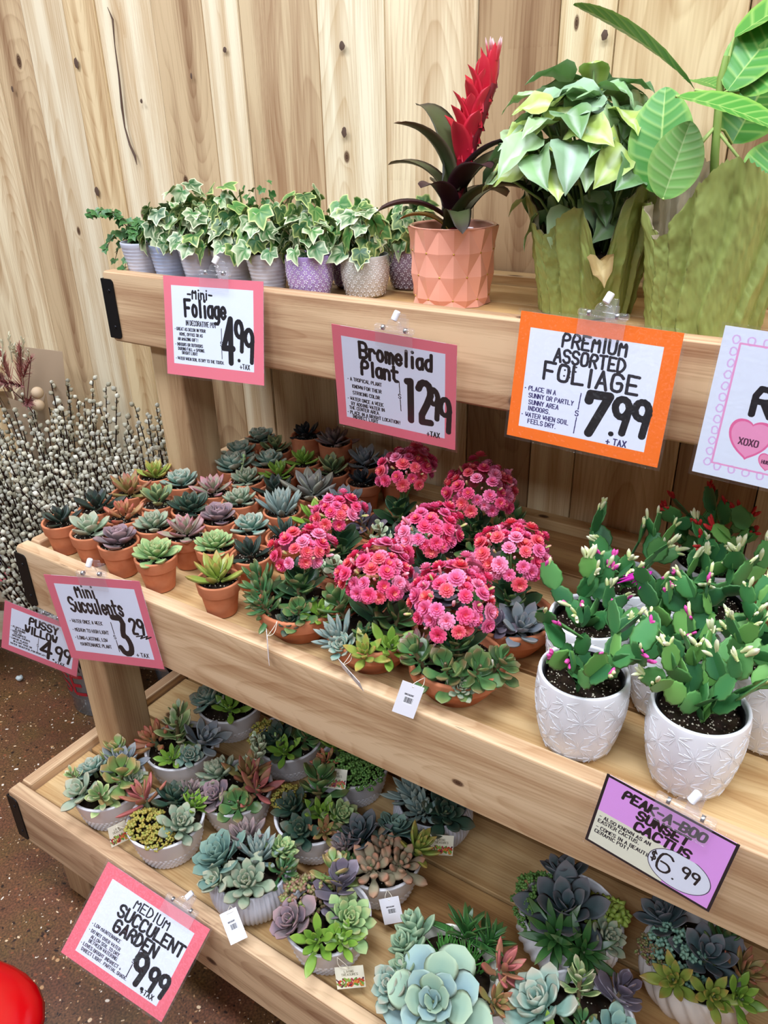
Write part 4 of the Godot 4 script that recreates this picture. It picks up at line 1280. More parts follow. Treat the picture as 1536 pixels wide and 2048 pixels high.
func ribbed_pot(h: float, r: float, b: float) -> ArrayMesh:
	var prof := [Vector2(0.0001, 0.001), Vector2(b - 0.002, 0.0), Vector2(b, 0.002)]
	var n := 9
	for k in n:
		var y0 := h * (0.06 + 0.86 * k / n); var y1 := h * (0.06 + 0.86 * (k + 1) / n)
		var ra := lerpf(b, r, y0 / h); var rb := lerpf(b, r, y1 / h)
		prof.append(Vector2(ra + 0.0002, y0)); prof.append(Vector2(lerpf(ra, rb, 0.4) + 0.0011, lerpf(y0, y1, 0.4))); prof.append(Vector2(lerpf(ra, rb, 0.75) + 0.0009, lerpf(y0, y1, 0.75)))
	prof.append_array([Vector2(r, h * 0.93), Vector2(r + 0.0006, h - 0.001), Vector2(r - 0.001, h), Vector2(r - 0.003, h - 0.001), Vector2(r - 0.004, h * 0.8), Vector2(0.0001, h * 0.78)])
	return lathe_mesh(prof, 40)

func round_pot(h: float, r: float) -> ArrayMesh:
	var prof := [Vector2(0.0001, 0.001), Vector2(r * 0.72, 0.0), Vector2(r * 0.79, 0.003)]
	for k in range(1, 10):
		var t := k / 10.0
		prof.append(Vector2(r * (0.79 + 0.24 * sin(minf(t * 1.5, 1.0) * PI / 2) - 0.03 * t), h * t))
	prof.append_array([Vector2(r, h - 0.001), Vector2(r - 0.001, h), Vector2(r - 0.0035, h - 0.001), Vector2(r - 0.0045, h * 0.8), Vector2(0.0001, h * 0.78)])
	return lathe_mesh(prof, 44)

# raised five-petalled blossoms pressed into the glaze
func blossom_relief(h: float, r: float) -> ArrayMesh:
	var m := Mb.new()
	var row := 0
	var y := h * 0.1
	while y < h * 0.92:
		var t := y / h
		var rad := r * (0.79 + 0.24 * sin(minf(t * 1.5, 1.0) * PI / 2) - 0.03 * t)
		for k in 20:
			var a := TAU * (k + 0.5 * (row % 2)) / 20
			var o := Vector3(cos(a), 0, sin(a)); var s := Vector3(-sin(a), 0, cos(a))
			for q in 5:
				var f := TAU * q / 5 + row
				var c := o * (rad + 0.0001) + s * cos(f) * 0.0026 + Vector3(0, y + sin(f) * 0.0026, 0)
				var u := (s * cos(f) + Vector3(0, sin(f), 0)); var w := (s * -sin(f) + Vector3(0, cos(f), 0))
				var b := m.v.size()
				for e in [u * 0.0021, w * 0.0011, u * -0.0016, w * -0.0011, o * 0.0009]: m.add(c + e)
				for e in 4: m.tri(b + (e + 1) % 4, b + e, b + 4)
		y += 0.0074
		row += 1
	return m.done()

func ivy(t: Node3D, h: float, leaves: Array, n: int, spread: float, tall: float, seed_: int) -> void:
	var rr := RandomNumberGenerator.new()
	rr.seed = seed_
	for k in 5:
		var a := rr.randf() * TAU
		var p := []
		for q in 5: p.append(Vector3(cos(a) * 0.01 * q * spread / 0.05, h - 0.006 + tall * 0.75 * q / 4.0, sin(a) * 0.01 * q * spread / 0.05))
		stem(t, p, 0.0012, 0.0008, hexl("#6d5a3c"))
	for k in n:
		var f := (k + 0.5) / n
		var a := k * 2.39996 + rr.randf_range(-0.3, 0.3)
		var up := 1.0 - f * 1.12
		var rad := spread * sqrt(maxf(0.05, 1.0 - maxf(up, 0.0) * 0.75)) * rr.randf_range(0.65, 1.15)
		var p := Vector3(cos(a) * rad, h + 0.008 + tall * maxf(up, -0.05) * rr.randf_range(0.85, 1.12), sin(a) * rad)
		var out := Vector3(cos(a), 0, sin(a))
		var tip := (out * rr.randf_range(0.2, 0.9) + Vector3(rr.randf_range(-0.5, 0.5), rr.randf_range(-1.0, 0.1) - 0.4 * (1.0 - up), rr.randf_range(-0.5, 0.5))).normalized()
		var nrm := (out * rr.randf_range(0.4, 1.1) + Vector3(rr.randf_range(-0.3, 0.3), 0.8 * maxf(up, 0.15) + 0.25, rr.randf_range(-0.3, 0.3))).normalized()
		part("leaf", leaves[rr.randi() % leaves.size()], MT.leaf_thin, t, aim(p, tip, nrm, rr.randf_range(0.75, 1.15)))

# basis with z along dir and y as near nrm as may be
func aim(at: Vector3, dir: Vector3, nrm: Vector3, sc := 1.0) -> Transform3D:
	var z := dir.normalized()
	var x := nrm.cross(z)
	x = x.normalized() if x.length() > 0.01 else Vector3.RIGHT.cross(z).normalized()
	var y := z.cross(x)
	return Transform3D(Basis(x * sc, y * sc, z * sc), at)

func build_top_shelf() -> void:
	var Y := DT + 0.0006
	var rib := ribbed_pot(0.069, 0.039, 0.0265)
	var rnd := round_pot(0.069, 0.041)
	var rel := blossom_relief(0.069, 0.041)
	var soil := soil_mesh(0.0345, 21, 0.05)
	var cream := hexl("#e9edc0")
	var lv := []
	for k in 8:
		lv.append(ivy_leaf(R.randf_range(0.027, 0.036), hexl(["#2a6128", "#34702f", "#235226", "#407a36"][k % 4]), cream if k % 3 else hexl("#d5df8a"), [0.25, 0.8, 0.4][k % 3], 100 + k))
	var small := []
	for k in 3: small.append(ivy_leaf(0.013, hexl("#3c6a35"), hexl("#5d8648"), 0.3, 140 + k))
	var glaze := func(c: String) -> StandardMaterial3D: return mat(Color(c), 0.22, 0.0, 0.5)
	var list := [
		["rib", 0.058, 0.283, "#c9cbd6", "small dark trailing ivy in grey-white ribbed pot at the shelf's end"],
		["rib", 0.133, 0.280, "#b4c3e0", "variegated ivy in light blue ribbed pot"],
		["rib", 0.213, 0.280, "#d5dced", "variegated ivy in white ribbed pot beside the light blue pot"],
		["rib", 0.298, 0.280, "#d3d9e6", "variegated ivy in white ribbed pot behind the Mini Foliage sign's clip"],
		["rib", 0.381, 0.280, "#cfcfd2", "variegated ivy in pale grey ribbed pot beside the lilac pot"],
		["rnd", 0.467, 0.270, "#b99bd0", "variegated ivy in lilac pot with raised blossoms, in front of a second lilac pot"],
		["rnd", 0.556, 0.230, "#c9c6ba", "variegated ivy in beige pot with raised white blossoms beside the faceted pot"],
		["rnd", 0.488, 0.170, "#a385b4", "variegated ivy in darker lilac blossom pot standing behind"],
		["rnd", 0.590, 0.135, "#9a8494", "variegated ivy in mauve blossom pot behind the beige one"],
		["rib", 0.100, 0.185, "#cfcfd2", "variegated ivy in ribbed pot in the rear row behind the light blue pot"],
		["rib", 0.195, 0.185, "#c9cbd6", "tall variegated ivy in ribbed pot in the rear row behind the white pots"],
		["rib", 0.290, 0.185, "#d5dced", "small-leaved ivy in ribbed pot in the rear row behind the sign clip"],
		["rib", 0.390, 0.180, "#cfcfd2", "variegated ivy in ribbed pot in the rear row behind the pale grey pot"],
	]
	var n := 0
	for a in list:
		var t := thing("potted_ivy", a[4], "potted plant", Vector3(a[1], Y, a[2]), 0.0, "ivies in decorative pots")
		var g: StandardMaterial3D = glaze.call(a[3])
		var pt := part("pot", rib if a[0] == "rib" else rnd, g, t)
		if a[0] == "rnd": part("blossom_relief", rel, glaze.call("#e8e4ea" if n != 6 else "#efeee6"), pt)
		part("soil", soil, MT.soil, t, at3(0, 0.062, 0))
		if n == 0:
			for q in 9:
				var az := [2.6, 2.9, 2.3, 3.3, 2.0, 3.6, 4.2, 1.2, 5.2][q] as float
				var ln := [0.11, 0.09, 0.07, 0.1, 0.05, 0.07, 0.04, 0.035, 0.035][q] as float
				var el := [0.75, 0.1, 1.0, -0.15, -0.7, 0.5, 0.9, 0.8, 0.4][q] as float
				var path := []
				for s in 7:
					var f := s / 6.0
					path.append(Vector3(cos(az) * ln * f, 0.066 + ln * (el * f - 0.25 * f * f) + 0.02 * sin(f * PI), sin(az) * ln * f * 0.7))
				stem(t, path, 0.001, 0.0006, hexl("#5c4a35"))
				for s in range(1, 7):
					for e in 2:
						var d := Vector3(jit(1), jit(0.6) - 0.2, jit(1)).normalized()
						part("leaf", small[(s + e) % 3], MT.leaf_thin, t, aim(path[s] + d * 0.003, d, Vector3(0.4 + jit(0.4), 0.8, 0.6), R.randf_range(0.8, 1.35)))
		elif n == 11:
			ivy(t, 0.069, small, 44, 0.05, 0.09, 300 + n)
		else:
			ivy(t, 0.069, lv, 38 if n < 9 else 26, 0.047, 0.062 if n < 9 else 0.085, 300 + n)
		n += 1
	build_bromeliad(Vector3(0.712, Y, 0.205))
	build_syngonium(Vector3(0.928, Y, 0.168))
	build_ficus(Vector3(1.112, Y, 0.21))

func build_bromeliad(at: Vector3) -> void:
	var t := thing("bromeliad", "red bromeliad with dark strap leaves in a peach faceted pot with gold studs", "potted plant", at)
	var m := Mb.new()
	var N := 9; var H := 0.12
	var ys := [0.0, 0.0, 0.036, 0.072, 0.108, 0.12]
	var node := func(row: int, k: float) -> Vector3:
		var a: float = TAU * k / N
		var y: float = [-0.024, 0.012, 0.048, 0.084, 0.120][row]
		var rr: float = lerpf(0.060, 0.0685, clampf(y / H, 0, 1))
		return Vector3(cos(a) * rr, clampf(y, 0.0, H), sin(a) * rr)
	var bulge := func(y: float, k: float) -> Vector3:
		var a: float = TAU * k / N
		var rr: float = lerpf(0.0645, 0.0735, y / H)
		return Vector3(cos(a) * rr, y, sin(a) * rr)
	# diamonds: left and right nodes on row r, lower on r-1, upper on r+1; the middle stands proud
	for r in range(0, 5):
		var y: float = [-0.024, 0.012, 0.048, 0.084, 0.120][r]
		for k in N:
			var k0: float = k + (0.5 if r % 2 else 0.0)
			var L: Vector3 = node.call(r, k0); var Rr: Vector3 = node.call(r, k0 + 1.0)
			var C: Vector3 = bulge.call(clampf(y, 0.0, H), k0 + 0.5)
			var tri_ := func(a: Vector3, b: Vector3, c: Vector3) -> void:
				m.tri(m.add(a), m.add(b), m.add(c))
			if r < 4:
				var U: Vector3 = node.call(r + 1, k0 + 0.5)
				if y < 0.0:
					var Cb: Vector3 = bulge.call(0.0, k0 + 0.5)
					C = Cb
				tri_.call(L, U, C); tri_.call(C, U, Rr)
			if r > 0:
				var D: Vector3 = node.call(r - 1, k0 + 0.5)
				tri_.call(L, C, D); tri_.call(C, Rr, D)
	var pk := mat(Color("#f6aa8e"), 0.1, 0.0, 0.55)
	for q in range(0, m.i.size(), 3):   # winding: outwards
		var f := (m.v[m.i[q + 2]] - m.v[m.i[q]]).cross(m.v[m.i[q + 1]] - m.v[m.i[q]])
		var c := m.v[m.i[q]]; c.y = 0
		if f.dot(c) < 0.0:
			var s := m.i[q + 1]; m.i[q + 1] = m.i[q + 2]; m.i[q + 2] = s
	var pot := part("pot", m.done(), pk, t)
	part("rim", lathe_mesh([Vector2(0.0685, 0.1185), Vector2(0.0705, 0.1205), Vector2(0.069, 0.1215), Vector2(0.065, 0.121), Vector2(0.0635, 0.118), Vector2(0.062, 0.09), Vector2(0.0001, 0.088)], 36), pk, pot)
	var stud := lathe_mesh([Vector2(0.0001, -0.001), Vector2(0.0016, 0.0), Vector2(0.0014, 0.0009), Vector2(0.0001, 0.0013)], 8)
	var gold := mat(Color("#c9a24a"), 0.3, 0.9)
	for r in range(1, 4):
		for k in N:
			var p: Vector3 = node.call(r, k + (0.5 if r % 2 else 0.0))
			part("stud", stud, gold, pot, aim(p, Vector3.UP.cross(p).normalized(), Vector3(p.x, 0, p.z)))
	part("soil", soil_mesh(0.062, 9, 0.04), MT.soil, t, at3(0, 0.106, 0))
	var wine := hexl("#3d2026"); var dgreen := hexl("#3d4a2c")
	var lower := [leaf(0.175, 0.048, 0.0025, [hexl("#4f5a34"), hexl("#3a2a26"), hexl("#2c1a1c")], 0.75, 0.38, 1.0, 0.3, -1.7, 12), leaf(0.155, 0.046, 0.0025, [hexl("#43552f"), hexl("#53322c"), hexl("#6b4a34")], 0.75, 0.38, 1.0, 0.3, -1.5, 12), leaf(0.14, 0.046, 0.0025, [wine, hexl("#432228"), hexl("#2c1a1c")], 0.75, 0.38, 1.0, 0.3, -1.3, 12)]
	for q in 13:
		var az := q * 2.39996 + 0.6
		var lift := 0.006 * q
		var tl := deg_to_rad(8.0 + q * 3.2 + jit(8))
		part("leaf", lower[q % 3], MT.leaf, t, Transform3D(Basis(Vector3.UP, az) * Basis(Vector3.RIGHT, -tl).scaled(Vector3.ONE * R.randf_range(0.8, 1.08)), Vector3(sin(az) * 0.006, 0.112 + lift, cos(az) * 0.006)))
	part("leaf", leaf(0.09, 0.026, 0.0025, [hexl("#b98a2e"), hexl("#8a6a2c"), hexl("#7a3f22")], 0.75, 0.4, 1.0, 0.3, -1.4, 10), MT.leaf, t, Transform3D(Basis(Vector3.UP, -1.2) * Basis(Vector3.RIGHT, -0.25), Vector3(-0.006, 0.112, 0.004)))
	# spike of bracts leaning a little
	var spine := []
	for q in 9: spine.append(Vector3(0.055 * pow(q / 8.0, 1.5), 0.112 + 0.205 * q / 8.0, -0.012 * q / 8.0))
	stem(t, spine, 0.012, 0.008, hexl("#7d1f28"), "flower_stem")
	for q in 26:
		var f := q / 25.0
		var p: Vector3 = spine[0].lerp(spine[8], 0.44 + 0.52 * f)
		p.x = 0.055 * pow(0.44 + 0.52 * f, 1.5)
		var red := hexl("#cf2036")
		var tipc := hexl("#d93a46")
		var br := leaf(lerpf(0.075, 0.062, f), lerpf(0.034, 0.022, f), 0.002, [red, red * 0.9, tipc], 0.8, 0.5, 1.0, 0.45, -0.5 if f < 0.8 else 0.1, 7)
		var az := q * 2.39996
		part("bract", br, MT.leaf_gloss if f > 0.5 else MT.leaf, t, Transform3D(Basis(Vector3.UP, az) * Basis(Vector3.RIGHT, -deg_to_rad(lerpf(72, 80, f) + jit(7))), p + Vector3(sin(az), 0, cos(az)) * 0.006))
	for q in 5:
		var az := q * TAU / 5
		part("flower_tip", leaf(0.03, 0.007, 0.004, [hexl("#d11f35"), hexl("#e0505a"), hexl("#f4e4e0")], 0.9, 0.5, 1.0, 0.2, 0.0, 5, 6), MT.leaf, t, Transform3D(Basis(Vector3.UP, az) * Basis(Vector3.RIGHT, -1.35), spine[8] + Vector3(sin(az) * 0.006, 0.028, cos(az) * 0.006)))

func paper_wrap(t: Node3D, r0: float, r1: float, heights: Callable, seed_: int) -> void:
	var n := 240; var rowsn := 36
	var nz := FastNoiseLite.new()
	nz.seed = seed_
	nz.frequency = 1.0
	for side in 2:
		var m := Mb.new()
		var rows := []; var cc := []
		for r in rowsn + 1:
			var f := float(r) / rowsn
			var row := []; var cr := []
			for k in n:
				var a := TAU * k / n
				var hh: float = heights.call(a)
				var y := hh * f
				var ph := k * 15.0 / n + nz.get_noise_2d(f * 0.9, 7.0) * 0.5 + 0.35 * sin(a * 3.0)
				var saw := fposmod(ph, 1.0)
				var pleat := saw / 0.88 if saw < 0.88 else (1.0 - saw) / 0.12
				var rad := lerpf(r0, r1, pow(f, 1.15) * clampf(hh / 0.2, 0.6, 1.2))
				rad += (pleat - 0.5) * 0.0115 * (0.6 + 0.6 * f) + nz.get_noise_3d(cos(a) * 3.0, sin(a) * 3.0, f * 3.0) * 0.006 * f
				if saw > 0.88: rad -= 0.006 * (1.0 - absf(saw - 0.94) / 0.06) * (0.4 + 0.6 * absf(nz.get_noise_2d(floorf(ph) * 9.0, f * 2.0)) * 2.0)
				rad += 0.0022 * pow(1.0 - absf(nz.get_noise_3d(cos(a) * 7.0, sin(a) * 7.0, f * 5.0 + a)), 9.0)
				if side == 1: rad -= 0.0016
				row.append(Vector3(cos(a) * rad, y + 0.0006 + (nz.get_noise_2d(k * 0.9, 3.0) * 0.006 if r == rowsn else 0.0), sin(a) * rad))
				var g := 1.0 + 0.16 * nz.get_noise_3d(cos(a) * 40.0, sin(a) * 40.0, f * 30.0)
				cr.append((hexl("#96a257") if side == 0 else hexl("#c2b394")) * g)
			rows.append(row); cc.append(cr)
		m.skin(rows, true, cc, side == 0)
		part("paper_wrap" if side == 0 else "paper_lining", m.done(), MT.wrap, t)

func build_syngonium(at: Vector3) -> void:
	var wm := vmat(0.34, 0.6)
	MT.wrap = wm
	var t := thing("arrowhead_plant", "pale green arrowhead foliage plant wrapped in crinkled olive paper", "potted plant", at)
	paper_wrap(t, 0.068, 0.100, func(a: float) -> float: return 0.165 + 0.035 * sin(2.0 * a + 0.9) + 0.018 * sin(5.0 * a) - 0.075 * exp(-pow(wrapf(a - 1.05, -PI, PI) / 0.22, 2)), 3)
	part("soil", soil_mesh(0.075, 4, 0.05), MT.soil, t, at3(0, 0.09, 0))
	var half := [[0.004, -0.018], [0.018, -0.020], [0.029, -0.010], [0.031, 0.004], [0.028, 0.02], [0.022, 0.036], [0.014, 0.05], [0.006, 0.062], [0.0005, 0.072]]
	var vs := []
	for k in 7:
		var body := hexl(["#9fbf84", "#8db376", "#7aa266", "#a9c68a", "#6b9458", "#93b48a", "#aec45e"][k])
		vs.append(blade(half, [body, body.lightened(0.12), body.lightened(0.3)], 0.3 + 0.1 * (k % 3), 0.6 + 0.3 * (k % 2), 0.2, 0.72, k + 40))
	var rr := RandomNumberGenerator.new()
	rr.seed = 12
	for k in 92:
		var f := (k + 0.5) / 92.0
		var az := k * 2.39996
		var el := asin(1.0 - f * 1.05)
		var d := Vector3(cos(az) * cos(el), sin(el), sin(az) * cos(el))
		var c := Vector3(-0.03, 0.20, 0.005)
		var p := c + Vector3(d.x * 0.115, d.y * 0.125, d.z * 0.115) * rr.randf_range(0.72, 1.05)
		if k % 3 == 0:
			var base := Vector3(d.x * 0.03, 0.09, d.z * 0.03)
			stem(t, [base, base.lerp(p, 0.5) + Vector3(0, 0.02, 0), p], 0.0022, 0.0016, hexl("#7d9a5c"), "petiole")
		var tip := (Vector3(d.x, -0.1 - 0.5 * f, d.z) + Vector3(rr.randf_range(-0.95, 0.95), rr.randf_range(-0.3, 0.5), rr.randf_range(-0.95, 0.95))).normalized()
		part("leaf", vs[rr.randi() % 7], MT.leaf_thin, t, aim(p, tip, d + Vector3(rr.randf_range(-0.3, 0.3), 0.7, rr.randf_range(-0.3, 0.3)), rr.randf_range(0.62, 0.98)))
	for k in 34:   # inner and lower leaves
		var az := k * 2.39996 + 0.5
		var d := Vector3(cos(az), 0.2, sin(az))
		var p := Vector3(-0.02 + cos(az) * rr.randf_range(0.03, 0.085), rr.randf_range(0.13, 0.25), sin(az) * rr.randf_range(0.03, 0.085))
		var tip := (Vector3(cos(az) * 0.6, rr.randf_range(-0.9, 0.4), sin(az) * 0.6) + Vector3(rr.randf_range(-0.8, 0.8), 0, rr.randf_range(-0.8, 0.8))).normalized()
		part("leaf", vs[rr.randi() % 6], MT.leaf_thin, t, aim(p, tip, d + Vector3(rr.randf_range(-0.5, 0.5), rr.randf_range(0.0, 0.8), rr.randf_range(-0.5, 0.5)), rr.randf_range(0.6, 0.95)))
	# a crumpled dry leaf at the notch of the paper
	part("leaf", blade(half, [hexl("#b59a6a"), hexl("#9a7c50"), hexl("#c7b083")], 0.6, 0.9, 0.5, 0.7, 3), MT.leaf_matte, t, aim(Vector3(0.045, 0.085, 0.085), Vector3(0.3, -0.2, 0.5), Vector3(0.3, 0.6, 0.8), 0.6))

func build_ficus(at: Vector3) -> void:
	var t := thing("ficus", "large-leaved ficus with yellow-green veins wrapped in crinkled olive paper", "potted plant", at)
	paper_wrap(t, 0.072, 0.100, func(a: float) -> float: return 0.185 + 0.03 * sin(2.0 * a - 0.4) + 0.014 * sin(5.0 * a + 1.0) - 0.03 * exp(-pow(wrapf(a - 2.3, -PI, PI) / 0.3, 2)), 8)
	part("soil", soil_mesh(0.078, 5, 0.05), MT.soil, t, at3(0, 0.1, 0))
	var g := [hexl("#4f9238"), hexl("#7fae4a"), hexl("#a9c96c")]
	var lightg := [hexl("#7db25c"), hexl("#8fbb62"), hexl("#b5d08a")]
	var P := func(x: float, y: float, z: float) -> Vector3: return Vector3(x, y, z) - at
	stem(t, [Vector3(0, 0.1, 0), P.call(1.092, 1.488, 0.195), P.call(1.084, 1.575, 0.19), P.call(1.086, 1.60, 0.187)], 0.0065, 0.004, hexl("#8aa34e"), "trunk")
	# [foot, tip, width, facing]
	var L := [
		[Vector3(1.054, 1.564, 0.19), Vector3(0.876, 1.705, 0.10), 0.062, Vector3(0.75, 0.75, -0.3), g],
		[Vector3(1.096, 1.561, 0.2), Vector3(1.146, 1.652, 0.17), 0.075, Vector3(-0.35, 0.15, 0.9), g],
		[Vector3(1.036, 1.442, 0.235), Vector3(1.02, 1.572, 0.215), 0.082, Vector3(0.15, 0.0, 1.0), g],
		[Vector3(1.050, 1.438, 0.262), Vector3(1.071, 1.528, 0.262), 0.066, Vector3(0.2, -0.1, 1.0), lightg],
		[Vector3(1.05, 1.556, 0.262), Vector3(1.185, 1.535, 0.27), 0.075, Vector3(0.05, 1.0, 0.22), g],
		[Vector3(1.106, 1.50, 0.17), Vector3(1.132, 1.592, 0.11), 0.085, Vector3(0.2, 0.1, 1.0), g],
		[Vector3(1.109, 1.559, 0.19), Vector3(1.175, 1.618, 0.2), 0.07, Vector3(-0.2, 0.5, 0.8), g],
		[Vector3(1.155, 1.44, 0.2), Vector3(1.172, 1.51, 0.16), 0.075, Vector3(0.1, 0.2, 1.0), g],
		[Vector3(1.079, 1.563, 0.16), Vector3(1.026, 1.59, 0.10), 0.06, Vector3(0.4, 0.6, 0.5), g],
		[Vector3(1.09, 1.62, 0.18), Vector3(1.20, 1.70, 0.14), 0.08, Vector3(-0.4, 0.8, 0.5), g],
	]
	for q in L:
		var a: Vector3 = q[0] - at; var b: Vector3 = q[1] - at
		var len_ := a.distance_to(b)
		var lf := veined_leaf(len_, q[2], q[4])
		part("leaf", lf, MT.leaf_thin, t, aim(a, b - a, q[3]))
		var s: Vector3 = P.call(1.086, 1.52 if a.y < 0.28 else 1.545, 0.193)
		stem(t, [s, s.lerp(a, 0.5) + Vector3(0, 0.006, 0), a], 0.0022, 0.0018, hexl("#a9bf6a"), "petiole")

# elliptical blade whose side veins stand out in a lighter green
func veined_leaf(len_: float, wid: float, cols: Array) -> ArrayMesh:
	var m := Mb.new()
	var rows := []; var cc := []
	var n := 44
	var xs := [-1.0, -0.93, -0.75, -0.5, -0.25, -0.05, 0.0, 0.05, 0.25, 0.5, 0.75, 0.93, 1.0]
	for r in n + 1:
		var row := []; var cr := []
		for s in xs:
			var t := float(r) / n
			t += absf(s) * 0.17 * sin(PI * t)          # rows follow the side veins
			var w := pow(maxf(sin(PI * pow(clampf(t, 0.0, 1.0), 0.95)), 0.0), 0.62) * wid * 0.5
			if r == n: w = 0.0003
			var x: float = s * w
			row.append(Vector3(x, absf(x) * 0.18 + (0.0006 if r % 5 == 2 else 0.0) - 0.16 * len_ * t * t, t * len_))
			var c: Color = cols[0]
			if r % 5 == 2 and r > 3: c = cols[0].lerp(cols[2], 0.5)
			if absf(s) < 0.03: c = cols[2]
			if absf(s) > 0.9: c = cols[1]
			cr.append(c)
		rows.append(row); cc.append(cr)
	m.skin(rows, false, cc)
	return m.done()

# ---------------------------------------------------------------- kalanchoe bowls
func flower_mesh(seed_: int) -> ArrayMesh:
	var m := Mb.new()
	var rr := RandomNumberGenerator.new()
	rr.seed = seed_
	var base: Color = [hexl("#f2477f"), hexl("#ee3c78"), hexl("#f78fb4"), hexl("#f4566c"), hexl("#f06a9e")][seed_ % 5]
	var deep := base * 0.85
	petal_fan(9, 0.0108, 0.0075, 0.0012, deep, base.lightened(0.06), m, 0.0, rr.randf())
	petal_fan(8, 0.0086, 0.0066, 0.0042, deep, base, m, 0.0008, rr.randf())
	petal_fan(7, 0.006, 0.0055, 0.0062, deep, base * 0.95, m, 0.0012, rr.randf())
	petal_fan(5, 0.0032, 0.004, 0.0072, hexl("#f07a80"), hexl("#f4806e") if seed_ % 2 else base, m, 0.0014, rr.randf())
	return m.done()

func bud_mesh(c0: Color, c1: Color, len_: float, w: float) -> ArrayMesh:
	return leaf(len_, w, w * 0.9, [c0, c0, c1], 1.0, 0.7, 0.6, 0.0, 0.0, 6, 7)

func terracotta_bowl(h: float, r: float) -> ArrayMesh:
	var b := r * 0.62
	return lathe_mesh([Vector2(0.0001, 0.0005), Vector2(b - 0.003, 0.0), Vector2(b, 0.002), Vector2(r * 0.80, h * 0.32), Vector2(r * 0.93, h * 0.58), Vector2(r * 0.945, h * 0.60), Vector2(r * 0.985, h * 0.64), Vector2(r, h - 0.003), Vector2(r - 0.002, h), Vector2(r - 0.006, h), Vector2(r - 0.0075, h - 0.003), Vector2(r * 0.82, h * 0.6), Vector2(0.0001, h * 0.55)], 48)

# a clump: a named mesh (the short stem) whose children are its leaves
func clump(t: Node3D, called: String, sp: Dictionary, at: Vector3, sc: float, lean := Vector3.UP) -> MeshInstance3D:
	var m := Mb.new()
	m.tube([Vector3(0, -0.012, 0), Vector3(0, 0.002, 0), Vector3(0, 0.006 + sp.rise, 0)], [0.004, 0.0045, 0.002], 6, sp.get("stemc", hexl("#6f7a55")))
	var ax := Vector3.UP.cross(lean)
	var b := Basis() if ax.length() < 0.01 else Basis(ax.normalized(), Vector3.UP.angle_to(lean))
	var o := part(called, m.done(), sp.mat, t, Transform3D(b.scaled(Vector3.ONE * sc), at))
	var s2 := sp.duplicate()
	s2.turn = R.randf() * TAU
	rosette(o, s2)
	return o

func jade(t: Node3D, at: Vector3, sc: float, lean: Vector3, cols := 0, n := 16) -> void:
	# branching plant of paddle leaves in pairs
	var m := Mb.new()
	m.tube([Vector3(0, -0.01, 0), Vector3(0, 0.02, 0), Vector3(0.001, 0.04, 0)], [0.003, 0.003, 0.002], 6, hexl("#7b6a4a"))
	var ax := Vector3.UP.cross(lean)
	var b := Basis() if ax.length() < 0.01 else Basis(ax.normalized(), Vector3.UP.angle_to(lean))
	var o := part("jade_sprig", m.done(), MT.leaf, t, Transform3D(b.scaled(Vector3.ONE * sc), at))
	for k in n:
		var f := float(k) / n
		var az := (k / 2) * 1.9 + (k % 2) * PI + jit(0.4)
		var tl := deg_to_rad(lerpf(8, 70, f) + jit(14))
		part("leaf", JADE[cols][k % 2], MT.leaf_gloss, o, Transform3D(Basis(Vector3.UP, az) * Basis(Vector3.RIGHT, -tl).scaled(Vector3.ONE * lerpf(1.0, 0.6, f) * R.randf_range(0.85, 1.15)), Vector3(sin(az) * 0.003, 0.004 + 0.034 * f, cos(az) * 0.003)))

var JADE := []
func make_jade() -> void:
	JADE = [
		[leaf(0.034, 0.020, 0.006, col3("#4f7d48", "#648c52", "#7a7f48"), 1.9, 0.65, 0.25, 0.15, 0.5), leaf(0.032, 0.019, 0.006, col3("#44703f", "#5b824b", "#8a6a48"), 1.9, 0.65, 0.25, 0.15, 0.4)],
		[leaf(0.036, 0.013, 0.007, col3("#3f6b40", "#50804a", "#6e7a46"), 1.6, 0.7, 0.4, 0.05, 0.5), leaf(0.033, 0.012, 0.007, col3("#386239", "#4b7544", "#7d6a42"), 1.6, 0.7, 0.4, 0.05, 0.6)],
		[leaf(0.018, 0.013, 0.004, col3("#a9b98f", "#dfe2c0", "#dfe2c0"), 1.8, 0.6, 0.25, 0.2, 0.4), leaf(0.017, 0.012, 0.004, col3("#93a97f", "#d3d9b2", "#cfd5ae"), 1.8, 0.6, 0.25, 0.2, 0.4)],
		[leaf(0.042, 0.027, 0.004, col3("#6d6670", "#7d737c", "#87787f"), 1.7, 0.6, 0.2, 0.15, 0.3), leaf(0.040, 0.026, 0.004, col3("#5d5762", "#6f6672", "#7b6b76"), 1.7, 0.6, 0.2, 0.15, 0.3)],
		[leaf(0.038, 0.024, 0.007, col3("#7fa05a", "#95a75e", "#b88a5c"), 1.7, 0.62, 0.25, 0.1, 0.35), leaf(0.036, 0.022, 0.007, col3("#6f9552", "#8ba058", "#b0845a"), 1.7, 0.62, 0.25, 0.1, 0.35)],
		[leaf(0.030, 0.014, 0.004, col3("#4c7a3c", "#d9dc9c", "#c9d08c"), 1.5, 0.7, 0.3, 0.2, 0.3), leaf(0.028, 0.013, 0.004, col3("#5b8a45", "#e3e4b0", "#d9c9a8"), 1.5, 0.7, 0.3, 0.2, 0.3)],
	]

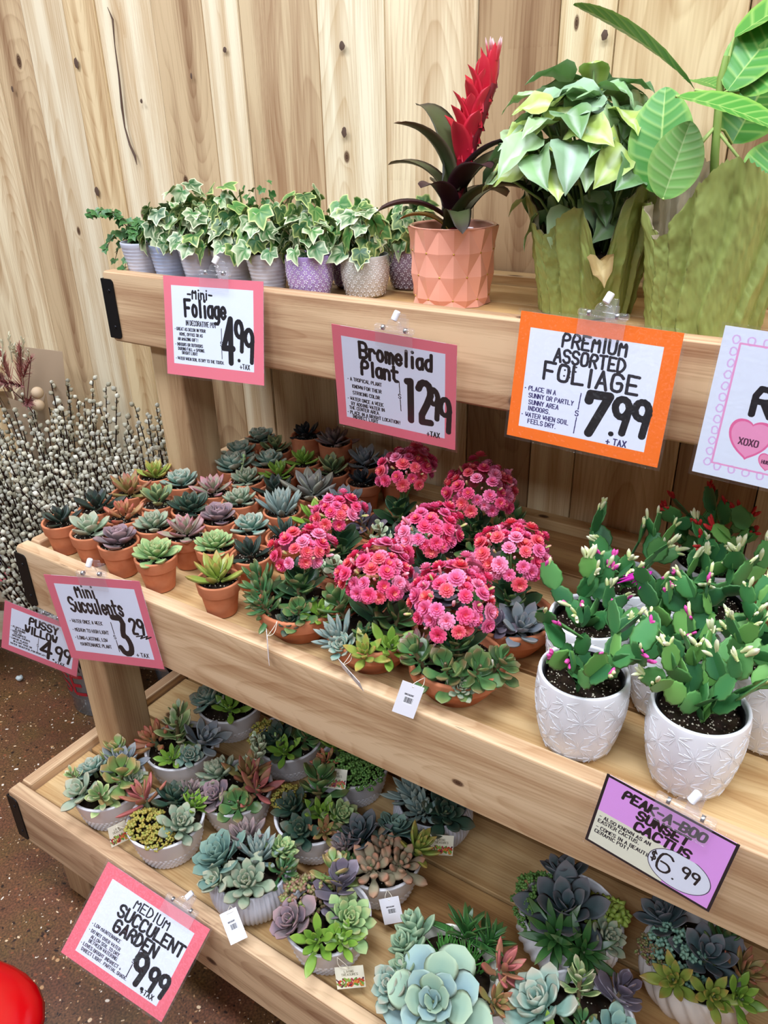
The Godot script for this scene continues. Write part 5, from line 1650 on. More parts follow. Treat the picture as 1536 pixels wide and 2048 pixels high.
func bloom(t: Node3D, at: Vector3, top: Vector3, rad: float, n: int, flowers: Array, buds: Array) -> void:
	var m := Mb.new()
	for k in 4:
		var d := Vector3(jit(0.6) * rad, 0, jit(0.6) * rad)
		m.tube([at, at.lerp(top, 0.55) + d * 0.3, top + d - Vector3(0, rad * 0.3, 0)], [0.0028, 0.0022, 0.0016], 6, hexl("#6d8a48"))
	var o := part("flower_head", m.done(), MT.leaf, t)
	for k in n:
		var f := (k + 0.5) / n
		var az := k * 2.39996
		var el := asin(clampf(1.0 - f * 1.3, -0.4, 1.0))
		var d := Vector3(cos(az) * cos(el), sin(el), sin(az) * cos(el))
		var p := top + Vector3(d.x * rad, d.y * rad * 0.72, d.z * rad) * R.randf_range(0.78, 1.12) * (1.0 + 0.14 * sin(az * 2.0 + rad * 90.0))
		var up := (d + Vector3(jit(0.25), 0.35, jit(0.25))).normalized()
		var side := up.cross(Vector3(0.3, 0.1, 1)).normalized()
		if k % 5 == 4: part("bud", buds[k % 2], MT.petal, o, aim(p, up, side, R.randf_range(0.8, 1.2)))
		else: part("flower", flowers[R.randi() % flowers.size()], MT.petal, o, aim(p, side, up, R.randf_range(0.9, 1.22)))

func build_bowls() -> void:
	make_jade()
	var fl := []
	for k in 5: fl.append(flower_mesh(k))
	var bd := [bud_mesh(hexl("#e9868f"), hexl("#f6c0c4"), 0.012, 0.006), bud_mesh(hexl("#c9d07a"), hexl("#f0909c"), 0.011, 0.0055)]
	var bowl := terracotta_bowl(0.058, 0.070)
	var soil := soil_mesh(0.0615, 33, 0.14)
	# x, z, flower top (dx, y, dz), radius, flowers, front planting
	var rows := [
		[0.640, 0.568, Vector3(0.0, 0.150, -0.02), 0.036, 26, [["j1", -0.035, 0.03, 1.15], ["j1", -0.02, 0.05, 1.0], ["j0", 0.028, 0.035, 0.9], ["darkround", 0.02, 0.048, 0.62], ["j1", -0.055, 0.01, 1.2], ["bright", 0.05, 0.015, 0.8], ["j0", 0.0, 0.0, 1.2]], "terracotta bowl garden with pink kalanchoe and long green finger-leaved jade"],
		[0.782, 0.570, Vector3(0.0, 0.150, -0.02), 0.046, 40, [["agave", -0.03, 0.045, 0.85], ["blue", -0.012, 0.058, 0.62], ["lime", 0.025, 0.055, 0.8], ["bright", 0.05, 0.03, 0.95], ["j0", -0.05, 0.0, 1.15], ["j1", 0.008, 0.03, 0.75], ["j0", 0.03, -0.01, 1.1]], "terracotta bowl garden with pink kalanchoe and small blue rosettes at its rim"],
		[0.926, 0.568, Vector3(-0.015, 0.155, -0.01), 0.053, 44, [["j0", -0.03, 0.04, 1.15], ["j0", 0.01, 0.045, 1.2], ["j0", 0.04, 0.03, 1.2], ["j0", 0.055, 0.0, 1.0], ["pinkgreen", -0.058, 0.012, 0.95], ["greygreen", 0.035, 0.052, 0.6], ["j0", 0.0, 0.0, 1.1]], "terracotta bowl garden with a wide pink kalanchoe head and a white barcode tag"],
		[0.945, 0.428, Vector3(-0.01, 0.165, -0.01), 0.050, 38, [["bluegrey", 0.03, 0.03, 1.05], ["j0", -0.03, 0.03, 1.0], ["greygreen", 0.045, 0.0, 0.8], ["j3", 0.0, 0.05, 0.8], ["j0", 0.0, 0.0, 1.0]], "terracotta bowl garden with pink kalanchoe and dark slate rosette beside the white pots"],
		[0.640, 0.428, Vector3(-0.03, 0.150, -0.01), 0.034, 24, [["j2", 0.01, 0.045, 1.3], ["j2", -0.02, 0.05, 1.1], ["olive", 0.045, 0.01, 1.1], ["orange", 0.035, 0.04, 0.9], ["j2", 0.03, 0.05, 1.0], ["j0", -0.03, 0.0, 1.0]], "terracotta bowl garden with pink kalanchoe, golden star succulent and cream sprigs"],
		[0.795, 0.424, Vector3(-0.005, 0.160, -0.01), 0.044, 38, [["j3", 0.0, 0.045, 1.2], ["j3", 0.035, 0.03, 1.1], ["j2", 0.05, 0.02, 1.2], ["j3", -0.03, 0.04, 0.9], ["j2", 0.03, 0.0, 1.3], ["j0", 0.0, 0.0, 1.0]], "terracotta bowl garden with pink kalanchoe and purple paddle leaves in the midst of the bowls"],
		[0.630, 0.285, Vector3(0.03, 0.185, -0.02), 0.042, 30, [["j3", -0.03, 0.03, 1.1], ["j2", 0.012, 0.045, 1.2], ["darkround", 0.04, 0.03, 0.9], ["olive", -0.01, 0.05, 0.7], ["blue", 0.055, 0.01, 0.7], ["dark", 0.03, -0.02, 1.0], ["j0", 0.0, -0.02, 1.0]], "terracotta bowl garden with pink kalanchoe and grey paddle leaf among the rear succulents"],
		[0.792, 0.268, Vector3(0.01, 0.175, -0.01), 0.053, 44, [["j1", 0.05, 0.0, 1.5], ["j1", 0.04, -0.03, 1.7], ["j0", 0.03, 0.04, 1.0], ["j0", -0.04, 0.03, 1.0], ["mauve", 0.055, 0.03, 0.7], ["j0", 0.0, 0.0, 1.2]], "terracotta bowl garden with a tall pink kalanchoe before the dark back wall"],
	]
	for a in rows:
		var t := thing("kalanchoe_bowl", a[6], "potted plant", Vector3(a[0], DM + 0.0006, a[1]), 0.0, "kalanchoe bowls")
		part("bowl", bowl, MT.terracotta, t)
		part("soil", soil, MT.soil, t, Transform3D(Basis(Vector3.UP, R.randf() * TAU), Vector3(0, 0.048, 0)))
		# broad dark kalanchoe leaves under the flowers
		var kl := clump(t, "kalanchoe", {"leaf": [leaf(0.052, 0.036, 0.003, col3("#33573a", "#3f6842", "#4a6a40"), 1.2, 0.6, 0.3, 0.12, -0.2), leaf(0.05, 0.034, 0.003, col3("#2c4d35", "#39603e", "#44623c"), 1.2, 0.6, 0.3, 0.12, -0.3)], "n": 12, "r": 0.008, "in_tilt": 60.0, "out_tilt": 22.0, "in_scale": 0.7, "rise": 0.045, "mat": MT.leaf_gloss}, Vector3(a[2].x * 0.5, 0.05, a[2].z * 0.5), 1.0)
		kl.set_meta("label", "broad dark leaves of the kalanchoe")
		bloom(t, Vector3(a[2].x * 0.5, 0.06, a[2].z * 0.5), a[2] - Vector3(0, 0.012, 0), a[3] * 1.16, int(a[4] * 1.75), fl, bd)
		for q in a[5]:
			var p := Vector3(q[1], 0.05, q[2])
			var lean := Vector3(q[1] * 9.0, 1.0, q[2] * 9.0).normalized()
			var s: String = q[0]
			if s.begins_with("j"): jade(t, p, q[3], lean, s.substr(1).to_int())
			else: clump(t, "rosette", SP[s], p, q[3] * 1.15, lean)

# ---------------------------------------------------------------- easter cacti in white pots
func pad_mesh(len_: float, wid: float, seed_: int) -> ArrayMesh:
	var m := Mb.new()
	var rr := RandomNumberGenerator.new()
	rr.seed = seed_
	var g := hexl(["#3d7a44", "#4b8a4c", "#356c40", "#5a9350", "#6fa552", "#447f48"][seed_ % 6])
	var rows := []; var cc := []
	for r in 12:
		var t := r / 11.0
		var w := pow(maxf(sin(PI * pow(t, 0.85) * 0.93 + 0.05), 0.02), 0.55) * wid * 0.5
		w *= 1.0 + 0.055 * (1.0 if r % 3 == 0 else -0.6)
		if r == 0: w = wid * 0.1
		if r == 11: w = wid * 0.3
		var row := []; var cr := []
		for q in 10:
			var p := TAU * q / 10
			var x := cos(p)
			var rib := 0.0011 * exp(-x * x * 14.0)
			row.append(Vector3(x * w, sin(p) * (0.0013 + rib) + x * x * w * 0.1, t * len_))
			cr.append(g.lerp(hexl("#6d9a4e"), clampf((absf(x) - 0.75) * 2.0, 0, 0.4)) if absf(x) > 0.1 else g.lightened(0.06))
		rows.append(row); cc.append(cr)
	m.skin(rows, true, cc)
	return m.done()

func star_relief(h: float, prof: Callable) -> ArrayMesh:
	# leaf-like strokes radiating from points all over the pot
	var m := Mb.new()
	for r in 5:
		var n := 8
		for k in n:
			var a0 := TAU * (k + 0.5 * (r % 2)) / n
			var y0 := h * (0.12 + 0.19 * r)
			for q in 8:
				var f := TAU * q / 8 + 0.3 * r
				for e in 2:
					var m0 := 0.003; var l0 := 0.0175 if e == 0 else 0.012
					var ff := f + e * 0.22
					var pts := []
					for s in 4:
						var d := lerpf(m0, l0, s / 3.0)
						var y := y0 + sin(ff) * d
						if y < h * 0.03 or y > h * 0.94: break
						var rr: float = prof.call(y / h)
						var a := a0 + cos(ff) * d / rr
						pts.append([a, y, rr])
					if pts.size() < 3: continue
					var bw := 0.0011
					var base := m.v.size()
					for s in pts.size():
						var a: float = pts[s][0]; var y: float = pts[s][1]; var rr: float = pts[s][2]
						var ww := bw * sin(PI * (s + 0.4) / (pts.size() + 0.2))
						m.add(Vector3(cos(a - sin(ff) * -ww / rr) * rr, y - cos(ff) * -ww, sin(a - sin(ff) * -ww / rr) * rr))
						m.add(Vector3(cos(a) * (rr + 0.0006), y, sin(a) * (rr + 0.0006)))
						m.add(Vector3(cos(a - sin(ff) * ww / rr) * rr, y - cos(ff) * ww, sin(a - sin(ff) * ww / rr) * rr))
					for s in pts.size() - 1:
						var b := base + s * 3
						m.quad(b, b + 3, b + 4, b + 1); m.quad(b + 1, b + 4, b + 5, b + 2)
	return m.done()

func build_cacti() -> void:
	var H := 0.117; var RR := 0.0567
	var prof := func(t: float) -> float: return RR * (0.70 + 0.36 * sin(minf(0.12 + t * 1.1, 1.0) * PI / 2) - 0.055 * t * t)
	var pf := [Vector2(0.0001, 0.001), Vector2(0.036, 0.0), Vector2(0.0395, 0.0015)]
	for k in range(1, 16): pf.append(Vector2(prof.call(k / 16.0), H * k / 16.0))
	pf.append_array([Vector2(RR * 1.0, H - 0.002), Vector2(RR * 0.99, H), Vector2(RR - 0.0035, H), Vector2(RR - 0.005, H - 0.003), Vector2(RR - 0.006, H * 0.7), Vector2(0.0001, H * 0.68)])
	var pot := lathe_mesh(pf, 56)
	var rel := star_relief(H, prof)
	var liner := lathe_mesh([Vector2(RR - 0.0065, H * 0.7), Vector2(RR - 0.0065, H - 0.006), Vector2(RR - 0.0085, H - 0.005), Vector2(RR - 0.0095, H - 0.012), Vector2(RR - 0.01, H * 0.7)], 40)
	var soil := soil_mesh(RR - 0.0095, 51, 0.22)
	var pads := []
	for k in 6: pads.append(pad_mesh(R.randf_range(0.031, 0.037), R.randf_range(0.024, 0.030), k))
	var bw := [bud_mesh(hexl("#dfe7a8"), hexl("#f6f2d6"), 0.019, 0.0065), bud_mesh(hexl("#cfdc8e"), hexl("#f1edc6"), 0.014, 0.0055), bud_mesh(hexl("#e6ea9e"), hexl("#f3efcf"), 0.007, 0.005)]
	var bp := [bud_mesh(hexl("#d94a9c"), hexl("#e866ae"), 0.012, 0.006), bud_mesh(hexl("#d13f90"), hexl("#e07ab4"), 0.006, 0.0045), bw[1]]
	var br := [bud_mesh(hexl("#b9282c"), hexl("#d2453c"), 0.015, 0.006), bud_mesh(hexl("#b9282c"), hexl("#d2453c"), 0.01, 0.005)]
	var rows := [
		[1.111, 0.578, "pink", "easter cactus with small pink buds in white embossed pot at the shelf edge", 6, 0.14],
		[1.250, 0.566, "cream", "easter cactus with cream buds in white embossed pot above the violet sign", 8, 0.115],
		[1.076, 0.458, "creampink", "easter cactus with cream and violet buds in white embossed pot beside the kalanchoe bowls", 7, 0.10],
		[1.192, 0.448, "pinkred", "easter cactus with magenta buds in white embossed pot amid the white pots", 8, 0.12],
		[1.318, 0.440, "cream", "easter cactus with many cream buds in white embossed pot partly out of view", 7, 0.11],
		[1.185, 0.215, "red", "easter cactus with red buds in white embossed pot against the back wall", 8, 0.11],
		[1.085, 0.335, "cream", "tall easter cactus with cream bud cluster in white embossed pot near the back wall", 6, 0.13],
		[1.205, 0.332, "creamlong", "easter cactus with long white buds in white embossed pot before the red-budded one", 8, 0.13],
	]
	var n := 0
	for a in rows:
		var t := thing("easter_cactus", a[3], "potted plant", Vector3(a[0], DM + 0.0006, a[1]), R.randf() * TAU, "easter cacti in white pots")
		var p := part("pot", pot, MT.white, t)
		part("embossing", rel, MT.white, p)
		part("liner", liner, MT.black, t)
		part("soil", soil, MT.soil, t, at3(0, H - 0.014, 0))
		var rr := RandomNumberGenerator.new()
		rr.seed = 900 + n
		var buds: Array = {"pink": bp, "cream": bw, "creampink": [bw[0], bw[1], bp[0]], "pinkred": [bp[0], bw[1], bp[1]], "red": br, "creamlong": [bw[0], bw[0], bw[1]]}[a[2]]
		for k in a[4]:
			var az: float = k * TAU / a[4] + rr.randf_range(-0.4, 0.4)
			var at := Vector3(cos(az) * 0.006, H - 0.014, sin(az) * 0.006)
			var dir := Vector3(cos(az) * rr.randf_range(0.3, 1.05), 1.0, sin(az) * rr.randf_range(0.3, 1.05)).normalized()
			branch(t, at, dir, maxi(2, int(round(a[5] / 0.042)) + (rr.randi() % 2)), pads, buds, rr)
		if a[2] == "pinkred":
			var fm := Mb.new()
			for q in 9:
				var d := Vector3(rr.randf_range(-0.4, 0.4), -0.5, rr.randf_range(-0.4, 0.4)) + Vector3(-0.6, 0, 0.1)
				fm.tube([Vector3.ZERO, d * 0.02, d * 0.042], [0.001, 0.0032, 0.0004], 5, hexl("#c02a9c"))
			t.rotation.y = 0.0
			part("blossom", fm.done(), MT.petal, t, at3(-0.045, 0.205, 0.0))
		n += 1

func branch(t: Node3D, at: Vector3, dir: Vector3, left: int, pads: Array, buds: Array, rr: RandomNumberGenerator) -> void:
	var nrm := Vector3(rr.randf_range(-1, 1), rr.randf_range(-0.2, 0.4), rr.randf_range(-1, 1)).normalized()
	var sc := rr.randf_range(0.85, 1.25)
	part("segment", pads[rr.randi() % pads.size()], MT.leaf, t, aim(at, dir, nrm, sc))
	var tip := at + dir * 0.033 * sc
	if left <= 1:
		var side := nrm.cross(dir).normalized()
		for k in rr.randi_range(2, 5):
			var d := (dir * 0.9 + side * rr.randf_range(-0.9, 0.9) + nrm * rr.randf_range(-0.3, 0.3)).normalized()
			part("bud", buds[rr.randi() % buds.size()], MT.petal, t, aim(tip - dir * 0.002 + side * rr.randf_range(-0.005, 0.005), d, nrm, rr.randf_range(0.8, 1.2)))
		return
	var forks := 2 if rr.randf() < 0.4 else 1
	for k in forks:
		var d := (dir + Vector3(rr.randf_range(-0.75, 0.75), rr.randf_range(-0.15, 0.3), rr.randf_range(-0.75, 0.75))).normalized()
		branch(t, tip - dir * 0.002, d, left - 1, pads, buds, rr)

# ---------------------------------------------------------------- mixed succulent gardens on the lowest shelf
func sedum_mesh(cols: Array, n: int, rad: float, tall: float, bead: float, seed_: int) -> ArrayMesh:
	var m := Mb.new()
	var rr := RandomNumberGenerator.new()
	rr.seed = seed_
	for k in n:
		var f := (k + 0.5) / n
		var az := k * 2.39996
		var el := asin(1.0 - f)
		var d := Vector3(cos(az) * cos(el), sin(el), sin(az) * cos(el))
		var p := Vector3(d.x * rad, d.y * tall, d.z * rad) * rr.randf_range(0.75, 1.08)
		for q in 5:   # a tiny rosette of bead leaves
			var a := TAU * q / 5 + k
			var o := (d * 0.7 + Vector3(cos(a), rr.randf_range(0.0, 0.5), sin(a)) * 0.8).normalized()
			var s := o.cross(Vector3(0.2, 1, 0.1)).normalized(); var u := s.cross(o)
			var c: Color = cols[0].lerp(cols[1], rr.randf())
			var l := bead * rr.randf_range(0.8, 1.3); var w := bead * 0.42
			var b := m.v.size()
			m.add(p, c); m.add(p + o * l, c.lerp(cols[2], 0.6))
			for e in 4: m.add(p + o * l * 0.55 + (s * cos(e * PI / 2) + u * sin(e * PI / 2)) * w, c)
			for e in 4:
				m.tri(b, b + 2 + e, b + 2 + (e + 1) % 4); m.tri(b + 1, b + 2 + (e + 1) % 4, b + 2 + e)
	return m.done()

func needle_mesh(col: Color, seed_: int) -> ArrayMesh:
	var m := Mb.new()
	var rr := RandomNumberGenerator.new()
	rr.seed = seed_
	for k in 60:
		var a := rr.randf() * TAU
		var p := Vector3(cos(a), 0, sin(a)) * rr.randf() * 0.018
		var d := Vector3(cos(a) * rr.randf(), 0.8, sin(a) * rr.randf()).normalized()
		m.tube([p + d * 0.004, p + d * 0.018, p + d * rr.randf_range(0.026, 0.036)], [0.0014, 0.0013, 0.0004], 4, col * rr.randf_range(0.7, 1.3), false)
	return m.done()

func fluted(h: float, b: float, belly: float, r: float, flutes: int, depth: float, twist: float) -> ArrayMesh:
	var m := Mb.new()
	var n := flutes * 6
	var rows := []
	var prof := []
	for k in 15:
		var t := k / 14.0
		prof.append([lerpf(b, r, t) + (belly - lerpf(b, r, 0.55)) * sin(PI * pow(t, 0.85)), h * t, depth if t > 0.02 and t < 0.93 else depth * 0.2])
	prof.append([r - 0.001, h + 0.001, 0.0]); prof.append([r - 0.005, h, 0.0]); prof.append([r - 0.007, h * 0.7, 0.0]); prof.append([0.0001, h * 0.68, 0.0])
	prof.push_front([0.0001, 0.0005, 0.0])
	for p in prof:
		var row := []
		for k in n:
			var a := TAU * k / n
			var rad: float = p[0] + p[2] * (absf(cos(flutes * 0.5 * (a + twist * p[1] / h))) - 0.6)
			row.append(Vector3(cos(a) * maxf(rad, 0.0001), p[1], sin(a) * maxf(rad, 0.0001)))
		rows.append(row)
	m.skin(rows, true, [], true)
	return m.done()

func hobnail(h: float, b: float, r: float) -> ArrayMesh:
	var m := Mb.new()
	for q in 5:
		var y := 0.006 + 0.0062 * q
		var rad := lerpf(b, r, pow(y / h, 0.8)) - 0.0004
		var n := 44
		for k in n:
			var a := TAU * (k + 0.5 * (q % 2)) / n
			var o := Vector3(cos(a), 0, sin(a)); var s := Vector3(-sin(a), 0, cos(a))
			var c := o * rad + Vector3(0, y, 0)
			var i0 := m.v.size()
			m.add(c + o * 0.0024)
			for e in 6: m.add(c + (s * cos(e * PI / 3) * 0.0046 + Vector3(0, sin(e * PI / 3) * 0.0036, 0)))
			for e in 6: m.tri(i0, i0 + 1 + (e + 1) % 6, i0 + 1 + e)
	return m.done()

func build_gardens() -> void:
	var H := 0.078; var B := 0.054; var RT := 0.0745
	var pf := [Vector2(0.0001, 0.0005), Vector2(B - 0.002, 0.0), Vector2(B, 0.002)]
	for k in range(1, 13): pf.append(Vector2(lerpf(B, RT, pow(k / 13.0, 0.8)), H * k / 13.0))
	pf.append_array([Vector2(RT, H - 0.002), Vector2(RT - 0.001, H), Vector2(RT - 0.005, H), Vector2(RT - 0.006, H - 0.003), Vector2(RT - 0.011, H * 0.7), Vector2(0.0001, H * 0.68)])
	var plain := lathe_mesh(pf, 56)
	var nail := hobnail(H, B, RT)
	var ribbed := fluted(H, 0.060, 0.078, 0.070, 56, 0.0028, 0.0)
	var swirl := fluted(0.085, 0.052, 0.086, 0.080, 26, 0.0075, 0.55)
	var wavy := fluted(0.085, 0.058, 0.084, 0.080, 18, 0.008, -0.5)
	var soil := soil_mesh(0.067, 71, 0.12)
	SP.peach = {"leaf": [leaf(0.034, 0.016, 0.011, col3("#a9a58c", "#b39a86", "#c08c72"), 1.4, 0.65, 0.5, 0.0, 0.35), leaf(0.032, 0.015, 0.011, col3("#a59a86", "#b48f7c", "#c4846a"), 1.4, 0.65, 0.5, 0.0, 0.35)], "n": 17, "r": 0.01, "in_tilt": 74.0, "out_tilt": 14.0, "in_scale": 0.5, "rise": 0.014, "mat": MT.leaf_matte}
	SP.giant = {"leaf": [leaf(0.075, 0.058, 0.0035, col3("#8fb0a4", "#c7d6b4", "#b7cdb4"), 1.7, 0.55, 0.3, 0.18, -0.2, 9), leaf(0.07, 0.055, 0.0035, col3("#86a5b4", "#c3d3c0", "#a9c4c0"), 1.7, 0.55, 0.3, 0.22, -0.3, 9)], "n": 24, "r": 0.008, "in_tilt": 70.0, "out_tilt": -4.0, "in_scale": 0.3, "rise": 0.02, "mat": MT.leaf_matte}
	SP.slate = {"leaf": [leaf(0.06, 0.034, 0.004, col3("#46646a", "#8b8a96", "#8f8890"), 1.35, 0.7, 0.35, 0.2, 0.2, 9), leaf(0.056, 0.032, 0.004, col3("#3d5a60", "#7d7f8c", "#857e88"), 1.35, 0.7, 0.35, 0.22, 0.15, 9)], "n": 18, "r": 0.008, "in_tilt": 72.0, "out_tilt": 16.0, "in_scale": 0.4, "rise": 0.016, "mat": MT.leaf_matte}
	SP.deepblue = {"leaf": [leaf(0.042, 0.028, 0.004, col3("#6f9492", "#8fb0a4", "#93aa9c"), 1.6, 0.62, 0.4, 0.22, 0.2), leaf(0.04, 0.027, 0.004, col3("#628988", "#84a69c", "#88a094"), 1.6, 0.62, 0.4, 0.22, 0.2)], "n": 24, "r": 0.008, "in_tilt": 76.0, "out_tilt": 12.0, "in_scale": 0.35, "rise": 0.014, "mat": MT.leaf_matte}
	SP.redstar = {"leaf": [leaf(0.042, 0.014, 0.007, col3("#a5605a", "#b0605c", "#c06a62"), 1.0, 0.85, 0.6, 0.1, 0.2), leaf(0.04, 0.014, 0.007, col3("#a07a54", "#ae6a50", "#b9605a"), 1.0, 0.85, 0.6, 0.1, 0.2)], "n": 13, "r": 0.007, "in_tilt": 74.0, "out_tilt": 16.0, "in_scale": 0.5, "rise": 0.014, "mat": MT.leaf}
	SP.deepstar = {"leaf": [leaf(0.055, 0.014, 0.005, col3("#3a6a34", "#4a7a3e", "#5a6a3a"), 0.8, 0.7, 0.8, 0.25, -0.3), leaf(0.052, 0.014, 0.005, col3("#325d2f", "#437238", "#4d6238"), 0.8, 0.7, 0.8, 0.25, -0.3)], "n": 18, "r": 0.007, "in_tilt": 70.0, "out_tilt": 6.0, "in_scale": 0.5, "rise": 0.012, "mat": MT.leaf_gloss}
	SP.haworthia = {"leaf": [leaf(0.026, 0.018, 0.006, col3("#7fa58c", "#a9c2a0", "#b0c0a0"), 0.9, 0.7, 0.7, 0.25, 0.5), leaf(0.025, 0.017, 0.006, col3("#749a84", "#9fb998", "#a8b898"), 0.9, 0.7, 0.7, 0.25, 0.5)], "n": 16, "r": 0.005, "in_tilt": 72.0, "out_tilt": 22.0, "in_scale": 0.5, "rise": 0.02, "mat": MT.leaf_matte}
	var SED := {
		"golden": sedum_mesh([hexl("#93a04a"), hexl("#a9953f"), hexl("#b98a4a")], 46, 0.03, 0.024, 0.0075, 1),
		"green": sedum_mesh([hexl("#55803f"), hexl("#6d9648"), hexl("#7aa04e")], 46, 0.03, 0.024, 0.007, 2),
		"bluegreen": sedum_mesh([hexl("#6f9a86"), hexl("#86ad94"), hexl("#9dbb9c")], 46, 0.03, 0.026, 0.0075, 3),
		"redgreen": sedum_mesh([hexl("#7fa04e"), hexl("#8a6a52"), hexl("#a0565a")], 40, 0.03, 0.026, 0.0085, 4),
		"beads": sedum_mesh([hexl("#9ab04a"), hexl("#86a03f"), hexl("#a9b85a")], 16, 0.024, 0.024, 0.014, 5),
	}
	var needles := needle_mesh(hexl("#4f8a3c"), 7)
	# x, z, pot, [kind, dx, dz, scale], label
	var rows := [
		[0.222, 0.717, "plain", [["blue", -0.04, 0.0, 0.85], ["j5", 0.03, 0.035, 1.0], ["j5", -0.045, 0.03, 0.8], ["ghost", -0.012, 0.048, 0.85], ["j4", 0.03, -0.005, 1.25], ["j4", -0.02, -0.04, 1.0], ["bluegrey", 0.0, -0.035, 1.0], ["greygreen", 0.05, -0.02, 0.8]], "white bowl garden of mixed green succulents at the corner of the lowest shelf"],
		[0.388, 0.717, "plain", [["redstar", -0.055, 0.0, 1.05], ["sed:golden", -0.015, 0.035, 1.0], ["sed:golden", 0.025, 0.04, 0.8], ["darkround", -0.005, -0.03, 1.1], ["greygreen", 0.045, 0.005, 1.05], ["bright", 0.035, -0.04, 0.8], ["mauve", 0.01, -0.06, 0.8]], "white bowl garden with red star succulent and golden sedum"],
		[0.268, 0.565, "plain", [["j5", 0.0, 0.0, 1.5], ["orange", -0.04, 0.03, 1.1], ["bluegrey", 0.045, -0.02, 1.0], ["bright", 0.025, 0.045, 0.75], ["blue", 0.05, 0.02, 0.7], ["j5", -0.03, -0.03, 1.2]], "white bowl garden with cream-edged jade in front of the lower post"],
		[0.450, 0.590, "plain", [["greygreen", -0.04, 0.0, 1.15], ["olive", 0.015, -0.02, 1.15], ["redstar", 0.05, -0.005, 1.1], ["j2", 0.0, -0.055, 1.3], ["purple", -0.005, 0.045, 0.85], ["j0", 0.04, 0.035, 1.05]], "white bowl garden with brown-red stars and a mauve rosette at its rim"],
		[0.262, 0.405, "plain", [["blue", -0.03, 0.03, 1.1], ["bright", 0.03, 0.03, 1.0], ["j0", 0.0, 0.0, 1.1], ["green", 0.0, -0.03, 0.9]], "white bowl garden with blue rosette and white tag deep on the lowest shelf"],
		[0.450, 0.425, "plain", [["sed:golden", -0.04, 0.02, 1.0], ["darkround", 0.0, 0.03, 1.1], ["bright", 0.03, 0.045, 0.9], ["j0", 0.04, 0.0, 1.0], ["j2", -0.02, 0.05, 1.1]], "white bowl garden with golden sedum and dark rosette deep on the lowest shelf"],
		[0.622, 0.561, "plain", [["j0", -0.01, -0.03, 1.4], ["bright", 0.025, 0.005, 0.95], ["green", 0.055, -0.01, 0.95], ["darkround", -0.03, 0.02, 1.0], ["darkround", 0.015, 0.05, 0.95], ["sed:golden", -0.06, 0.0, 0.9], ["olive", 0.05, 0.03, 0.7]], "white bowl garden with upright jade and dark rosettes in the middle of the lowest shelf"],
		[0.784, 0.570, "plain", [["slate", -0.04, 0.0, 0.8], ["peach", 0.01, 0.04, 1.1], ["peach", 0.045, 0.01, 1.0], ["peach", 0.01, 0.0, 0.9], ["deepblue", 0.0, -0.045, 0.8], ["lime", 0.05, -0.035, 0.9], ["mauve", -0.055, 0.03, 0.8], ["j0", -0.035, 0.05, 0.7]], "white bowl garden of plump peach-tipped succulents with a white barcode tag"],
		[0.600, 0.712, "ribbed", [["deepblue", -0.04, 0.025, 1.15], ["greygreen", 0.025, 0.035, 1.15], ["agave", 0.005, -0.015, 1.0], ["mauve", -0.035, -0.03, 1.05], ["j1", 0.055, -0.01, 0.9], ["ghost", -0.02, 0.06, 0.7], ["green", 0.03, -0.045, 0.8]], "ribbed grey-white bowl garden with a big blue-green rosette near the front edge"],
		[0.772, 0.717, "plain", [["sed:redgreen", -0.05, -0.005, 1.1], ["purple", -0.03, 0.045, 0.95], ["bright", 0.02, 0.05, 0.95], ["bright", 0.05, 0.03, 0.8], ["green", 0.04, 0.0, 1.15], ["j3", 0.0, -0.03, 1.1], ["j4", -0.02, -0.045, 1.1]], "white bowl garden with lime stars and a cream picture tag near the front edge"],
		[0.611, 0.408, "plain", [["sed:green", 0.01, 0.03, 1.2], ["bright", -0.045, 0.0, 0.9], ["sed:green", 0.045, 0.02, 0.9], ["orange", -0.04, 0.04, 0.7], ["sed:green", 0.0, -0.02, 1.1]], "white bowl garden of trailing green sedum deep on the lowest shelf"],
		[0.800, 0.410, "ribbed", [["agave", -0.03, 0.02, 1.1], ["agave", 0.0, 0.045, 0.9], ["darkround", 0.04, 0.03, 1.15], ["deepblue", 0.01, -0.02, 0.9]], "ribbed grey-white bowl garden with a cream picture tag deep on the lowest shelf"],
		[0.990, 0.700, "swirlcream", [["giant", 0.012, 0.055, 1.0], ["haworthia", -0.06, 0.01, 1.1], ["haworthia", -0.045, 0.035, 1.0], ["haworthia", -0.062, -0.02, 1.2], ["needles", -0.01, -0.015, 1.2], ["needles", 0.025, -0.03, 1.1], ["redstar", 0.07, -0.035, 1.0], ["olive", 0.082, 0.01, 0.8], ["deepstar", 0.0, -0.06, 0.9], ["deepstar", 0.035, -0.065, 0.8], ["blue", -0.05, 0.065, 0.9]], "cream swirled bowl garden with a giant pale blue ruffled rosette"],
		[1.115, 0.505, "swirl", [["slate", -0.002, 0.015, 1.1], ["deepstar", 0.0, 0.062, 0.95], ["deepstar", 0.04, 0.06, 0.85], ["sed:green", -0.055, 0.0, 1.1], ["sed:beads", 0.05, -0.02, 1.0], ["greygreen", 0.062, 0.02, 0.9], ["slate", -0.03, -0.045, 0.7], ["sed:green", -0.05, 0.035, 0.8]], "white swirled bowl garden with a large slate-blue rosette"],
		[1.310, 0.470, "wavy", [["sed:bluegreen", -0.03, 0.02, 1.2], ["slate", 0.01, 0.01, 0.8], ["slate", -0.055, -0.02, 0.75], ["lime", -0.02, 0.065, 0.85], ["lime", 0.03, 0.06, 0.8], ["bright", 0.06, 0.045, 0.9], ["j1", 0.02, -0.03, 0.9], ["sed:redgreen", -0.06, 0.03, 0.7], ["olive", 0.06, 0.0, 0.9]], "wavy grey bowl garden of dark and blue-green succulents under the violet sign"],
